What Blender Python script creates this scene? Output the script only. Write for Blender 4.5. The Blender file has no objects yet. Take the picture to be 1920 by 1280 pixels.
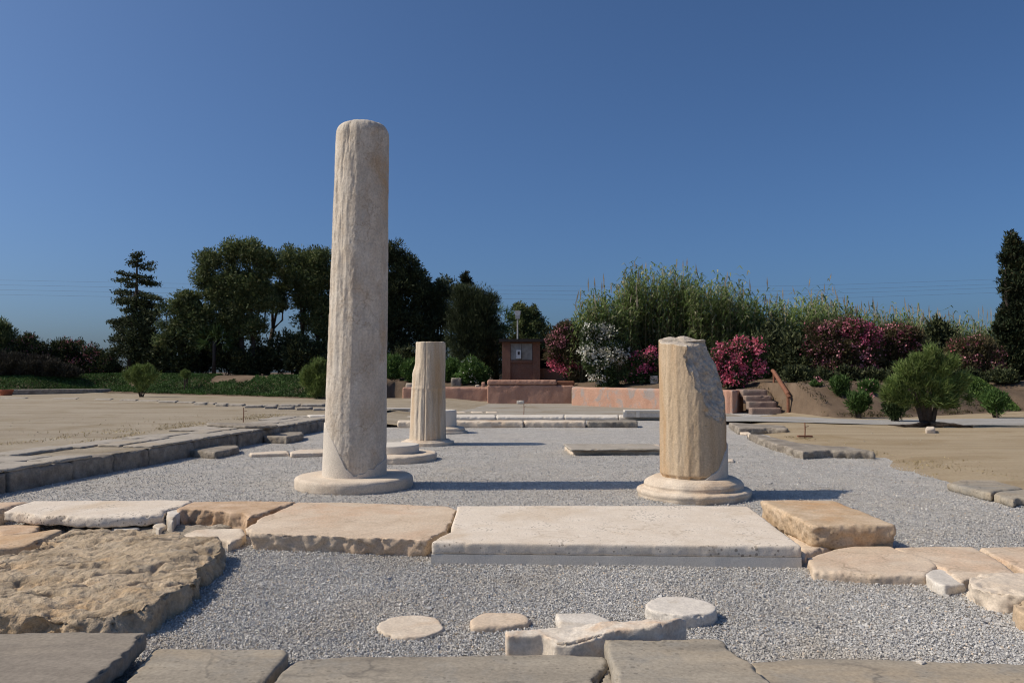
import bpy, bmesh, math, random
import numpy as np
from mathutils import Vector, noise
random.seed(7); RNG = np.random.default_rng(11)
C = bpy.context.scene.collection
SC = bpy.context.scene

# ------------------------------------------------------------------ camera
F = 1477.0; HC = 1.5; PITCH = math.atan(60/1477.0)
cam = bpy.data.cameras.new('camera'); co = bpy.data.objects.new('camera', cam); C.objects.link(co)
cam.sensor_width = 23.4; cam.lens = 18.0; cam.clip_end = 4000; cam.clip_start = 0.05
co.location = (0, 0, HC); co.rotation_euler = (math.pi/2 + PITCH, 0, 0); SC.camera = co
def ray(px, py):
    x = (px-960)/F; y = (640-py)/F
    c, s = math.cos(PITCH), math.sin(PITCH)
    return (x, c - y*s, s + y*c)
def P(px, py, z=0.0):
    r = ray(px, py); t = (z-HC)/r[2]
    return (r[0]*t, r[1]*t)
def A(px, py, d):
    r = ray(px, py); t = d/r[1]
    return np.array((r[0]*t, d, HC + r[2]*t))

# ------------------------------------------------------------------ light
SUN_EL = math.radians(45); SUN_AZ_DIR = (1.0, 0.05)          # horizontal travel of the light
sl = bpy.data.lights.new('sun', 'SUN'); so = bpy.data.objects.new('sun', sl); C.objects.link(so)
sl.energy = 3.9; sl.angle = math.radians(0.53); sl.color = (1.0, 0.875, 0.70)
hv = Vector((SUN_AZ_DIR[0], SUN_AZ_DIR[1], 0)).normalized()
ld = Vector((hv.x*math.cos(SUN_EL), hv.y*math.cos(SUN_EL), -math.sin(SUN_EL)))
so.rotation_euler = ld.to_track_quat('-Z', 'Y').to_euler()
w = bpy.data.worlds.new('World'); SC.world = w; w.use_nodes = True
wn = w.node_tree; bg = wn.nodes['Background']
sky = wn.nodes.new('ShaderNodeTexSky'); sky.sky_type = 'NISHITA'; sky.sun_disc = False
sky.sun_elevation = SUN_EL
ts = -hv                                                        # towards the sun
sky.sun_rotation = math.atan2(ts.x, ts.y)
sky.air_density = .75; sky.dust_density = 2.6; sky.ozone_density = 10; sky.altitude = 0
tint = wn.nodes.new('ShaderNodeMix'); tint.data_type = 'RGBA'; tint.blend_type = 'MULTIPLY'; tint.inputs[0].default_value = 1
tint.inputs[7].default_value = (.91, 1.01, 1.03, 1)                 # white balance of the sky
wn.links.new(sky.outputs[0], tint.inputs[6]); wn.links.new(tint.outputs[2], bg.inputs[0]); bg.inputs[1].default_value = 0.1
SC.view_settings.view_transform = 'Standard'; SC.view_settings.look = 'None'
SC.view_settings.exposure = 0.0; SC.view_settings.gamma = 1
SC.render.engine = 'CYCLES'
SC.cycles.filter_width = 1.15; SC.cycles.max_bounces = 6; SC.cycles.diffuse_bounces = 3; SC.cycles.transparent_max_bounces = 4

# ------------------------------------------------------------------ materials
class NT:
    def __init__(s, name):
        s.m = bpy.data.materials.new(name); s.m.use_nodes = True
        s.t = s.m.node_tree; s.b = s.t.nodes['Principled BSDF']
        s.b.inputs['Roughness'].default_value = 0.85
        s.b.inputs['Specular IOR Level'].default_value = 0.25
    def n(s, ty, **kw):
        nd = s.t.nodes.new(ty)
        for k, v in kw.items():
            if k in nd.inputs: nd.inputs[k].default_value = v
            else: setattr(nd, k, v)
        return nd
    def l(s, a, b): s.t.links.new(a, b)
    def pos(s, scale=(1, 1, 1), rot=(0, 0, 0)):
        g = s.n('ShaderNodeNewGeometry'); m = s.n('ShaderNodeMapping')
        m.inputs['Scale'].default_value = scale; m.inputs['Rotation'].default_value = rot
        s.l(g.outputs['Position'], m.inputs[0]); return m.outputs[0]
    def noise(s, vec, scale, detail=5, rough=0.55, dist=0.0):
        nd = s.n('ShaderNodeTexNoise', Scale=scale, Detail=detail, Roughness=rough, Distortion=dist)
        s.l(vec, nd.inputs['Vector']); return nd.outputs['Fac']
    def ramp(s, fac, stops):
        r = s.n('ShaderNodeValToRGB'); e = r.color_ramp.elements
        while len(e) < len(stops): e.new(0.5)
        for i, (p, c) in enumerate(stops):
            e[i].position = p; e[i].color = (*c, 1) if len(c) == 3 else c
        s.l(fac, r.inputs[0]); return r.outputs[0]
    def val(s, fac, a, b, lo=0.0, hi=1.0):
        r = s.n('ShaderNodeMapRange'); s.l(fac, r.inputs[0])
        r.inputs[1].default_value = a; r.inputs[2].default_value = b
        r.inputs[3].default_value = lo; r.inputs[4].default_value = hi; return r.outputs[0]
    def mix(s, fac, a, b, mode='MIX'):
        m = s.n('ShaderNodeMix', data_type='RGBA', blend_type=mode)
        for v, i in ((fac, 0), (a, 6), (b, 7)):
            if hasattr(v, 'links'): s.l(v, m.inputs[i])
            elif i == 0: m.inputs[0].default_value = v
            else: m.inputs[i].default_value = (*v, 1)
        return m.outputs[2]
    def math(s, op, a, b):
        m = s.n('ShaderNodeMath', operation=op)
        for v, i in ((a, 0), (b, 1)):
            if hasattr(v, 'links'): s.l(v, m.inputs[i])
            else: m.inputs[i].default_value = v
        return m.outputs[0]
    def bump(s, h, strength, dist, prev=None):
        b = s.n('ShaderNodeBump', Strength=strength, Distance=dist); s.l(h, b.inputs['Height'])
        if prev: s.l(prev, b.inputs['Normal'])
        return b.outputs[0]
    def done(s, col, nrm=None):
        if hasattr(col, 'links'): s.l(col, s.b.inputs['Base Color'])
        else: s.b.inputs['Base Color'].default_value = (*col, 1)
        if nrm: s.l(nrm, s.b.inputs['Normal'])
        return s.m

def stone(name, c1, c2, stain=None, amt=0.5, scale=6, bump=0.35, dist=0.012, streak=(1, 1, 1), fine=60,
          pits=0.0, pitscale=30, grey=None, vein=None, rough=0.9):
    s = NT(name); s.b.inputs['Roughness'].default_value = rough
    v = s.pos(); vs = s.pos(streak)
    col = s.ramp(s.noise(vs, scale, 6, 0.6), [(0.32, c1), (0.68, c2)])
    if stain:
        m = s.val(s.noise(vs, scale*0.35, 5, 0.6, 0.4), 0.62-amt*0.25, 0.72-amt*0.05, 0, 0.9)
        col = s.mix(m, col, stain)
    if grey:
        m = s.val(s.noise(v, scale*0.8+1.3, 6, 0.7, 0.3), 0.5, 0.68, 0, 0.8); col = s.mix(m, col, grey)
    if vein:
        nz = s.n('ShaderNodeTexVoronoi', feature='DISTANCE_TO_EDGE', Scale=scale*0.9)
        wv = s.n('ShaderNodeVectorMath', operation='ADD'); n2 = s.n('ShaderNodeTexNoise', Scale=5.0, Detail=4.0)
        s.l(v, n2.inputs['Vector']); sc = s.n('ShaderNodeVectorMath', operation='SCALE'); s.l(n2.outputs['Color'], sc.inputs[0]); sc.inputs['Scale'].default_value = 0.35
        s.l(v, wv.inputs[0]); s.l(sc.outputs[0], wv.inputs[1]); s.l(wv.outputs[0], nz.inputs['Vector'])
        gate = s.val(s.noise(v, 2.1, 3), 0.45, 0.6)
        m = s.math('MULTIPLY', s.val(nz.outputs['Distance'], 0.0, 0.035, 0.75, 0.0), gate)
        col = s.mix(m, col, vein)
    f = s.noise(v, fine, 4, 0.7)
    col = s.mix(1.0, col, s.ramp(f, [(0.25, (.70, .70, .70)), (0.75, (1.18, 1.18, 1.18))]), 'MULTIPLY')
    h = s.math('ADD', s.math('MULTIPLY', s.noise(v, scale*2.5, 6, 0.65), 1.2), s.math('MULTIPLY', f, 0.5))
    if pits:
        vo = s.n('ShaderNodeTexVoronoi', Scale=pitscale); s.l(v, vo.inputs['Vector'])
        rad = s.math('MULTIPLY', s.val(s.noise(v, 3.0, 3), 0.4, 0.65), 0.34)
        pm = s.math('LESS_THAN', vo.outputs['Distance'], rad)
        col = s.mix(s.math('MULTIPLY', pm, pits), col, tuple(x*0.38 for x in c1))
        h = s.math('SUBTRACT', h, s.math('MULTIPLY', pm, 0.8))
    return s.done(col, s.bump(h, bump, dist))

M = {}
M['marble'] = stone('white_marble', (.66, .565, .455), (.77, .685, .58), (.60, .48, .35), 0.3, 3, .28, .006, fine=90, pits=.8, pitscale=26, vein=(.50, .41, .31))
M['marble_plain'] = stone('restored_marble', (.64, .585, .505), (.72, .665, .585), None, 0, 3, .15, .004, fine=120)
M['marble_cut'] = stone('tooled_marble', (.60, .55, .48), (.74, .68, .60), (.5, .42, .32), .2, 5, .5, .008, fine=70)
M['peach'] = stone('peach_stone', (.56, .435, .315), (.69, .57, .44), (.58, .385, .25), 0.4, 2.2, .45, .009, fine=55, pits=.35, pitscale=40, vein=(.40, .30, .21))
M['ochre'] = stone('ochre_stone', (.48, .345, .215), (.64, .50, .355), (.54, .33, .17), 0.4, 4, .6, .012, fine=50, pits=.35, pitscale=26)
M['orange'] = stone('orange_stone', (.46, .31, .19), (.64, .48, .34), (.46, .26, .13), 0.4, 5, .6, .014, fine=45)
M['poros'] = stone('weathered_sandstone', (.38, .29, .19), (.62, .495, .35), (.62, .43, .25), 0.35, 5, 1.0, .03, fine=38, grey=(.40, .345, .27), pits=.25, pitscale=19)
M['slate'] = stone('grey_paving', (.265, .232, .185), (.40, .352, .28), (.45, .36, .25), 0.5, 2.0, .45, .006, streak=(.5, 2.2, 1), fine=45, grey=(.28, .265, .235), vein=(.15, .135, .115), pits=.4, pitscale=24)
M['slate_dark'] = stone('dark_grey_paving', (.215, .185, .15), (.31, .27, .22), (.34, .29, .225), 0.3, 2.4, .45, .006, streak=(.6, 1.8, 1), fine=45)
M['kerb'] = stone('kerb_limestone', (.22, .19, .155), (.38, .335, .275), (.16, .135, .11), 0.45, 6, .7, .014, fine=40)
M['flag'] = stone('pale_flagstone', (.33, .295, .245), (.44, .395, .335), (.40, .33, .24), 0.3, 3, .4, .006, fine=40)
M['drum'] = stone('cream_drum', (.60, .50, .39), (.72, .62, .50), (.58, .42, .28), 0.35, 4, .35, .008, fine=60)
M['tallcol'] = stone('aged_marble_shaft', (.53, .445, .35), (.69, .62, .525), (.52, .37, .23), 0.28, 4.5, .65, .012, streak=(1, 1, .6), fine=36, grey=(.50, .455, .395), vein=(.42, .33, .24))
M['brokcol'] = stone('ochre_marble_shaft', (.51, .38, .245), (.57, .45, .315), (.47, .285, .14), 0.45, 5, .5, .008, streak=(1.3, 1.3, .22), fine=50)
M['midcol'] = stone('stained_marble_shaft', (.55, .44, .32), (.72, .62, .49), (.52, .33, .17), 0.38, 4.5, .45, .010, streak=(1.3, 1.3, .16), fine=50)
M['fracture'] = stone('fractured_marble', (.50, .415, .32), (.74, .65, .53), (.38, .31, .23), 0.3, 9, 1.0, .02, fine=34)
M['kerbstone'] = stone('orange_stained_marble', (.63, .55, .45), (.73, .66, .57), (.60, .39, .23), 0.28, 7, .5, .01, fine=50)
M['repair'] = stone('lime_repair', (.60, .535, .45), (.70, .63, .54), (.56, .46, .34), .3, 3, .3, .006, fine=70)
M['moss'] = stone('rubble', (.30, .25, .19), (.5, .43, .34), (.22, .18, .13), .4, 9, .9, .03, fine=30)
M['terracotta'] = stone('terracotta', (.36, .11, .06), (.46, .16, .09), None, 0, 8, .3, .005)
def plaster(name, c1, c2, patch):
    s = NT(name); v = s.pos(); vv = s.pos((1, 1, .35))
    col = s.ramp(s.noise(vv, 2.2, 6, .6), [(.3, c1), (.7, c2)])
    m = s.val(s.noise(v, 1.3, 6, .68, .7), .50, .60, 0, .85); col = s.mix(m, col, patch)
    f = s.noise(v, 24, 5, .7); col = s.mix(1, col, s.ramp(f, [(.25, (.78, .78, .78)), (.75, (1.12, 1.12, 1.12))]), 'MULTIPLY')
    return s.done(col, s.bump(s.math('ADD', s.noise(v, 6, 6, .6), f), .6, .03))
M['pink'] = plaster('pink_plaster', (.43, .235, .165), (.55, .33, .245), (.47, .28, .21))
M['steppink_shaded'] = plaster('shaded_grey_pink_render', (.25, .175, .14), (.34, .25, .205), (.30, .24, .20))  # end wall's shade on the right steps is put into this darker colour
M['pinkworn'] = plaster('worn_pink_plaster', (.46, .26, .18), (.55, .34, .25), (.36, .33, .31))
M['shed'] = plaster('terracotta_plaster', (.225, .11, .075), (.30, .155, .11), (.25, .14, .105))
def flat(name, c, rough=.6, metal=0.0, var=.2, sc=12):
    s = NT(name); s.b.inputs['Roughness'].default_value = rough; s.b.inputs['Metallic'].default_value = metal
    f = s.noise(s.pos(), sc, 5, .6)
    a = tuple(x*(1-var) for x in c); b = tuple(min(1, x*(1+var)) for x in c)
    return s.done(s.ramp(f, [(.3, a), (.7, b)]), s.bump(f, .2, .004))
M['rust'] = flat('rusty_steel', (.22, .10, .06), .75, .1, .3, 20)
M['dark'] = flat('dark_metal', (.045, .035, .03), .6)
M['galv'] = flat('galvanised_steel', (.42, .42, .42), .5, .3)
M['white'] = flat('white_paint', (.75, .75, .74), .5, 0, .06)
M['boardgrey'] = flat('grey_board', (.32, .31, .29), .8, 0, .25, 5)
M['glass'] = flat('lamp_glass', (.55, .57, .58), .2, 0, .1)
M['bark'] = stone('bark', (.045, .034, .027), (.10, .078, .06), None, 0, 9, 1, .04, streak=(1, 1, .2), fine=20)
M['interior_shade'] = flat('painted_interior_shade', (.012, .010, .009), .9)  # near-black paint for the shade inside the wing's opening
M['wire'] = flat('power_cable', (.10, .10, .11), .7)
def leafmat(name, c1, c2, c3=None, trans=.25, bright=1.0):
    s = NT(name); s.b.inputs['Roughness'].default_value = .65; s.b.inputs['Specular IOR Level'].default_value = .2
    g = s.n('ShaderNodeNewGeometry')
    st = [(.0, c1), (1, c2)] if not c3 else [(.0, c1), (.75, c2), (.97, c3)]
    col = s.ramp(g.outputs['Random Per Island'], st)
    col = s.mix(1, col, s.ramp(s.noise(s.pos(), .9, 3), [(.32, (.60,)*3), (.68, (1.4,)*3)]), 'MULTIPLY')
    s.l(col, s.b.inputs['Base Color'])
    tr = s.n('ShaderNodeBsdfTranslucent'); s.l(col, tr.inputs[0])
    mx = s.n('ShaderNodeMixShader'); mx.inputs[0].default_value = trans
    s.l(s.b.outputs[0], mx.inputs[1]); s.l(tr.outputs[0], mx.inputs[2])
    s.l(mx.outputs[0], s.t.nodes['Material Output'].inputs[0]); return s.m
M['pine'] = leafmat('pine_needles', (.045, .068, .028), (.14, .18, .07), (.22, .22, .105), .25)
M['darkpine'] = leafmat('dark_conifer_needles', (.024, .036, .019), (.085, .105, .048), None, .2)
M['cypress'] = leafmat('cypress_needles', (.014, .024, .012), (.040, .055, .024), (.06, .05, .02), .1)
M['tamarisk'] = leafmat('tamarisk_foliage', (.075, .12, .03), (.19, .26, .075), (.27, .32, .12), .3)
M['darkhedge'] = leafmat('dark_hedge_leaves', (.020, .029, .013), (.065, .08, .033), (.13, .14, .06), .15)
M['oleander'] = leafmat('oleander_leaves', (.022, .040, .014), (.07, .105, .035), (.11, .15, .06), .2)
M['olbrown'] = leafmat('dry_oleander_leaves', (.05, .045, .02), (.11, .095, .045), (.14, .10, .06), .2)
M['fresh'] = leafmat('fresh_oleander_leaves', (.04, .085, .02), (.10, .18, .045), (.15, .23, .08), .25)
M['cover'] = leafmat('ground_cover_leaves', (.026, .065, .016), (.066, .13, .032), (.12, .19, .06), .2)
M['covery'] = leafmat('yellow_green_cover', (.05, .10, .02), (.11, .17, .04), None, .2)
M['greyshrub'] = leafmat('grey_shrub_twigs', (.030, .028, .020), (.070, .062, .045), None, .1)
M['reed'] = leafmat('reed_leaves', (.10, .155, .045), (.23, .30, .11), (.44, .43, .26), .4)
M['reedstem'] = leafmat('reed_canes', (.12, .105, .05), (.24, .20, .11), None, .05)
M['plume'] = leafmat('reed_plumes', (.52, .44, .33), (.68, .60, .48), None, .45)
M['straw'] = leafmat('straw', (.30, .235, .12), (.46, .37, .20), None, .1)
M['sandstone_bits'] = flat('sand_pebble', (.44, .38, .30), .9, 0, .35, 30)
M['palm'] = leafmat('palm_fronds', (.03, .06, .018), (.08, .13, .04), None, .2)
M['fl_pink'] = leafmat('pink_petals', (.62, .10, .18), (.78, .22, .31), (.84, .40, .45), .35)
M['fl_mag'] = leafmat('magenta_petals', (.55, .08, .18), (.70, .16, .28), (.78, .33, .42), .35)
M['fl_dusty'] = leafmat('dusty_pink_petals', (.38, .12, .16), (.58, .23, .27), (.68, .38, .38), .2)
M['fl_white'] = leafmat('white_petals', (.62, .60, .50), (.80, .79, .70), None, .2)

def gravelmat(name, tone=1.0):
    s = NT(name); v = s.pos()
    vo = s.n('ShaderNodeTexVoronoi', Scale=84.0); s.l(v, vo.inputs['Vector'])
    ve = s.n('ShaderNodeTexVoronoi', feature='DISTANCE_TO_EDGE', Scale=84.0); s.l(v, ve.inputs['Vector'])
    sep = s.n('ShaderNodeSeparateColor'); s.l(vo.outputs['Color'], sep.inputs[0])
    col = s.ramp(sep.outputs[0], [(0, (.30, .29, .275)), (.35, (.47, .45, .425)), (.7, (.59, .565, .53)), (.92, (.71, .68, .62)), (1, (.78, .72, .62))])
    col = s.mix(s.val(sep.outputs[1], .9, .96, 0, .6), col, (.62, .50, .37))
    dust = s.val(s.noise(v, .55, 6, .62, .6), .50, .68, 0, .55)
    col = s.mix(dust, col, (.58, .52, .43))
    col = s.mix(s.val(s.noise(v, .9, 4, .6), .45, .75, 0, .45), col, (.65, .625, .58))
    sp = s.noise(v, 17, 4, .75); col = s.mix(1, col, s.ramp(sp, [(.3, (.74,)*3), (.7, (1.14,)*3)]), 'MULTIPLY')
    sp = s.noise(s.pos((1, .45, 1)), 5, 4, .7); col = s.mix(1, col, s.ramp(sp, [(.3, (.84,)*3), (.7, (1.08,)*3)]), 'MULTIPLY')
    gap = s.val(ve.outputs['Distance'], 0.0, .10, .62, 1.0)
    col = s.mix(1, col, s.ramp(gap, [(0, (0, 0, 0)), (1, (tone,)*3)]), 'MULTIPLY')
    h = s.math('ADD', s.val(ve.outputs['Distance'], 0, .3), s.math('MULTIPLY', sep.outputs[2], .6))
    return s.done(col, s.bump(h, .55, .010))
M['gravel'] = gravelmat('gravel_bed', 1.02)
def pebblemat():
    s = NT('gravel_stones'); g = s.n('ShaderNodeNewGeometry')
    col = s.ramp(g.outputs['Random Per Island'], [(0, (.35, .344, .335)), (.3, (.44, .432, .42)), (.62, (.53, .519, .50)), (.86, (.63, .612, .58)), (.95, (.74, .70, .63)), (1, (.60, .46, .33))])
    col = s.mix(s.val(s.noise(s.pos(), .8, 6, .68, .5), .50, .68, 0, .5), col, (.50, .43, .34))
    col = s.mix(1, col, s.ramp(s.noise(s.pos(), .5, 5, .65), [(.3, (.80, .80, .80)), (.7, (1.12, 1.12, 1.12))]), 'MULTIPLY')
    return s.done(col)
M['pebble'] = pebblemat()
def sandmat(name, c1, c2, c3, stretch):
    s = NT(name); v = s.pos(); vs = s.pos(stretch)
    col = s.ramp(s.noise(vs, 1.0, 8, .65, .3), [(.3, c1), (.55, c2), (.75, c3)])
    col = s.mix(s.val(s.noise(s.pos((stretch[0]*.3, stretch[1]*.45, 1)), 1.0, 5, .6), .5, .7, 0, .5), col, c1)
    tr = s.noise(s.pos((stretch[0]*.22, stretch[1]*2.6, 1)), 1.0, 4, .6)
    col = s.mix(s.val(tr, .60, .68, 0, .45), col, tuple(x*.68 for x in c1))
    pt = s.val(s.noise(v, .45, 6, .68, .5), .52, .66, 0, .6); col = s.mix(pt, col, tuple(x*k for x, k in zip(c1, (.80, .74, .58))))
    f = s.noise(v, 30, 6, .75); col = s.mix(1, col, s.ramp(f, [(.25, (.70,)*3), (.75, (1.15,)*3)]), 'MULTIPLY')
    return s.done(col, s.bump(s.math('ADD', f, s.math('MULTIPLY', s.noise(vs, 3, 5), 2)), .7, .03))
M['sand_left'] = sandmat('dry_sand', (.30, .245, .17), (.385, .325, .24), (.43, .375, .29), (.25, 1.3, 1))
M['sand_right'] = sandmat('golden_sand', (.34, .26, .16), (.42, .335, .22), (.46, .38, .27), (.25, 1.1, 1))
M['soil'] = sandmat('brown_soil', (.115, .08, .053), (.17, .12, .08), (.235, .175, .12), (.8, .8, .8))  # kept darker: part of the bank's shade is put into the soil colour
M['path'] = sandmat('pale_gravel_path', (.34, .325, .30), (.40, .385, .36), (.45, .43, .40), (.5, 1.5, 1))
M['farsoil'] = sandmat('grey_tan_soil', (.30, .255, .20), (.38, .345, .29), (.43, .42, .40), (.35, .9, 1))
M['ground'] = sandmat('earth', (.30, .24, .16), (.38, .31, .22), (.42, .35, .26), (.1, .1, .1))

# ------------------------------------------------------------------ object helpers
def tag(o, label=None, cat=None, group=None, kind=None):
    if label: o['label'] = label
    if cat: o['category'] = cat
    if group: o['group'] = group
    if kind: o['kind'] = kind
    return o
def mesh(name, V, Fc, mat, parent=None, loc=None, smooth=False):
    V = np.asarray(V, dtype=np.float32).reshape(-1, 3)
    if loc is None: loc = (0, 0, 0)
    V = V - np.asarray(loc, dtype=np.float32)
    me = bpy.data.meshes.new(name)
    if isinstance(Fc, np.ndarray):
        k = Fc.shape[1]; n = len(Fc)
        me.vertices.add(len(V)); me.vertices.foreach_set('co', V.ravel())
        me.loops.add(n*k); me.loops.foreach_set('vertex_index', Fc.astype(np.int32).ravel())
        me.polygons.add(n); me.polygons.foreach_set('loop_start', np.arange(0, n*k, k, dtype=np.int32))
        me.update(calc_edges=True)
    else:
        me.from_pydata(V.tolist(), [], Fc); me.update()
    me.polygons.foreach_set('use_smooth', [smooth]*len(me.polygons))
    me.materials.append(M[mat] if isinstance(mat, str) else mat)
    o = bpy.data.objects.new(name, me); C.objects.link(o)
    if parent: o.parent = parent
    else: o.location = loc
    return o
def thing(name, label, cat, loc, group=None):
    o = bpy.data.objects.new(name, None); C.objects.link(o); o.location = [float(x) for x in loc]
    o.empty_display_size = .2
    return tag(o, label, cat, group)
def part(name, V, Fc, mat, par, smooth=False, label=None, base=None):
    b = base if base is not None else par
    o = mesh(name, V, Fc, mat, par, tuple(b.location) if base is None else tuple(base.location), smooth)
    if label: o['label'] = label
    return o
class MB:                                     # collects simple solids into one mesh
    def __init__(s): s.V = []; s.F = []
    def add(s, V, Fc):
        o = len(s.V); s.V += [tuple(v) for v in V]; s.F += [tuple(i+o for i in f) for f in Fc]; return s
    def box(s, x0, x1, y0, y1, z0, z1):
        return s.add([(x0,y0,z0),(x1,y0,z0),(x1,y1,z0),(x0,y1,z0),(x0,y0,z1),(x1,y0,z1),(x1,y1,z1),(x0,y1,z1)],
                     [(3,2,1,0),(4,5,6,7),(0,1,5,4),(1,2,6,5),(2,3,7,6),(3,0,4,7)])
    def prism(s, poly, z0, z1):
        n = len(poly)
        return s.add([(x,y,z0) for x,y in poly]+[(x,y,z1) for x,y in poly],
                     [tuple(range(n-1,-1,-1)), tuple(range(n,2*n))]+[(i,(i+1)%n,n+(i+1)%n,n+i) for i in range(n)])
    def tube(s, pts, rs, k=8, cap=True):
        pts = [np.array(p, float) for p in pts]; base = len(s.V); n = len(pts)
        for i, p in enumerate(pts):
            t = pts[min(i+1,n-1)]-pts[max(i-1,0)]; t = t/(np.linalg.norm(t)+1e-9)
            a = np.cross(t, (0,0,1) if abs(t[2])<.9 else (1,0,0)); a /= np.linalg.norm(a); b = np.cross(t, a)
            for j in range(k):
                th = 2*math.pi*j/k; s.V.append(tuple(p+rs[i]*(a*math.cos(th)+b*math.sin(th))))
        for i in range(n-1):
            for j in range(k):
                s.F.append((base+i*k+j, base+i*k+(j+1)%k, base+(i+1)*k+(j+1)%k, base+(i+1)*k+j))
        if cap:
            s.F.append(tuple(base+j for j in range(k))[::-1]); s.F.append(tuple(base+(n-1)*k+j for j in range(k)))
        return s
    def lathe(s, prof, cx, cy, k=64):
        base = len(s.V); n = len(prof)
        for r, z in prof:
            for j in range(k):
                th = 2*math.pi*j/k; s.V.append((cx+r*math.cos(th), cy+r*math.sin(th), z))
        for i in range(n-1):
            for j in range(k):
                s.F.append((base+i*k+j, base+i*k+(j+1)%k, base+(i+1)*k+(j+1)%k, base+(i+1)*k+j))
        s.F.append(tuple(base+j for j in range(k))[::-1]); s.F.append(tuple(base+(n-1)*k+j for j in range(k)))
        return s

def remesh(V, Fc, vox):
    me = bpy.data.meshes.new('tmp'); me.from_pydata([tuple(map(float, v)) for v in V], [], Fc); me.update()
    bm = bmesh.new(); bm.from_mesh(me); bmesh.ops.triangulate(bm, faces=bm.faces[:]); bmesh.ops.recalc_face_normals(bm, faces=bm.faces[:])
    bm.to_mesh(me); bm.free()
    o = bpy.data.objects.new('tmp', me); C.objects.link(o)
    md = o.modifiers.new('r', 'REMESH'); md.mode = 'VOXEL'; md.voxel_size = vox
    dg = bpy.context.evaluated_depsgraph_get(); ev = o.evaluated_get(dg)
    m2 = bpy.data.meshes.new_from_object(ev, depsgraph=dg)
    bpy.data.objects.remove(o); bpy.data.meshes.remove(me)
    return m2
def rockmesh(V, Fc, vox, smooth=2, top=(.003, 6), side=(.01, 9), low=(.0, 1.5), pits=0.0, seed=0, post=None, chip=.05):
    m = remesh(V, Fc, vox)
    bm = bmesh.new(); bm.from_mesh(m)
    for _ in range(smooth): bmesh.ops.smooth_vert(bm, verts=bm.verts, factor=.5, use_axis_x=True, use_axis_y=True, use_axis_z=True)
    bm.normal_update(); off = Vector((seed*7.31, seed*3.7, seed*1.9))
    mv = []
    for v in bm.verts:
        n = v.normal; p = v.co + off; wt = max(0, n.z); a = top[0]*wt + side[0]*(1-wt)
        d = a*noise.fractal(p*(top[1] if wt > .6 else side[1]), .9, 2.1, 4)
        if .2 < n.z < .93: d -= chip*max(0, noise.fractal(p*6.5, .8, 2.1, 3)-.12)
        if low[0]: d += low[0]*noise.fractal(p*low[1], 1.0, 2.0, 3)
        if pits:
            q = noise.fractal(Vector((p.x*3.2, p.y*5.5, p.z*4)), .8, 2.2, 4)
            d -= pits*max(0, q-.12)*1.6
            d += pits*.22*noise.fractal(p*16, .8, 2.1, 3)
            q2 = noise.noise(Vector((p.x*1.6+p.y*1.5, p.y*6-p.x*3.0, p.z*2)))
            d -= pits*.9*max(0, 1-abs(q2)/.13)*max(0, .12+noise.fractal(Vector((p.x*1.7, p.y*2.5, 3.7)), .9, 2, 3))*1.6*wt
        mv.append(v.co + n*d)
    for v, c in zip(bm.verts, mv): v.co = c
    if post:
        for v in bm.verts: post(v)
    bm.to_mesh(m); bm.free()
    m.polygons.foreach_set('use_smooth', [True]*len(m.polygons)); m.update()
    return m
def jitter(poly, step, amp, seed=0):
    out = []; n = len(poly)
    for i in range(n):
        a = np.array(poly[i]); b = np.array(poly[(i+1)%n]); L = np.linalg.norm(b-a); k = max(1, int(L/step))
        t = (b-a)/(L+1e-9); nn = np.array((t[1], -t[0]))
        for j in range(k):
            p = a+(b-a)*j/k
            q = noise.fractal(Vector((p[0]*2.7+seed*5.1, p[1]*2.7, seed*3.3)), .9, 2.1, 4)
            out.append(tuple(p+nn*q*amp))
    return out
def place_mesh(name, me, mat, loc, parent=None):
    me.name = name
    co_ = np.empty(len(me.vertices)*3, np.float32); me.vertices.foreach_get('co', co_)
    me.vertices.foreach_set('co', (co_.reshape(-1,3)-np.asarray(loc, np.float32)).ravel()); me.update()
    me.materials.clear(); me.materials.append(M[mat])
    o = bpy.data.objects.new(name, me); C.objects.link(o)
    if parent: o.parent = parent
    else: o.location = [float(x) for x in loc]
    return o
def ccw(poly):
    a = sum(poly[i][0]*poly[(i+1)%len(poly)][1]-poly[(i+1)%len(poly)][0]*poly[i][1] for i in range(len(poly)))
    return poly if a > 0 else poly[::-1]
SEED = [0]
def slab(name, label, cat, pts, z1, z0, mat, vox=.02, smooth=2, top=(.003, 6), side=(.010, 9), low=(0, 1.5), pits=0, edge=.012, group=None,
         world=False, parent=None, ztop=None, post=None, flare=0.0, chip=.05):
    SEED[0] += 1
    poly = pts if world else [P(x, y, z1) for x, y in pts]
    poly = ccw([tuple(map(float, p)) for p in poly])
    poly = jitter(poly, max(.05, vox*3), edge, SEED[0])
    c = np.mean(np.array(poly), axis=0)
    n = len(poly)
    zt = [ztop(x, y) if ztop else z1 for x, y in poly]
    V = [(c[0]+(x-c[0])*(1+flare), c[1]+(y-c[1])*(1+flare), z0) for x, y in poly]+[(x, y, z) for (x, y), z in zip(poly, zt)]
    Fc = [tuple(range(n-1,-1,-1)), tuple(range(n,2*n))]+[(i,(i+1)%n,n+(i+1)%n,n+i) for i in range(n)]
    me = rockmesh(V, Fc, vox, smooth, top, side, low, pits, SEED[0], post, chip)
    if parent:
        o = place_mesh(name, me, mat, tuple(parent.location), parent)
        if label: o['label'] = label
        return o
    o = place_mesh(name, me, mat, (c[0], c[1], z0))
    return tag(o, label, cat, group)

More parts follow.
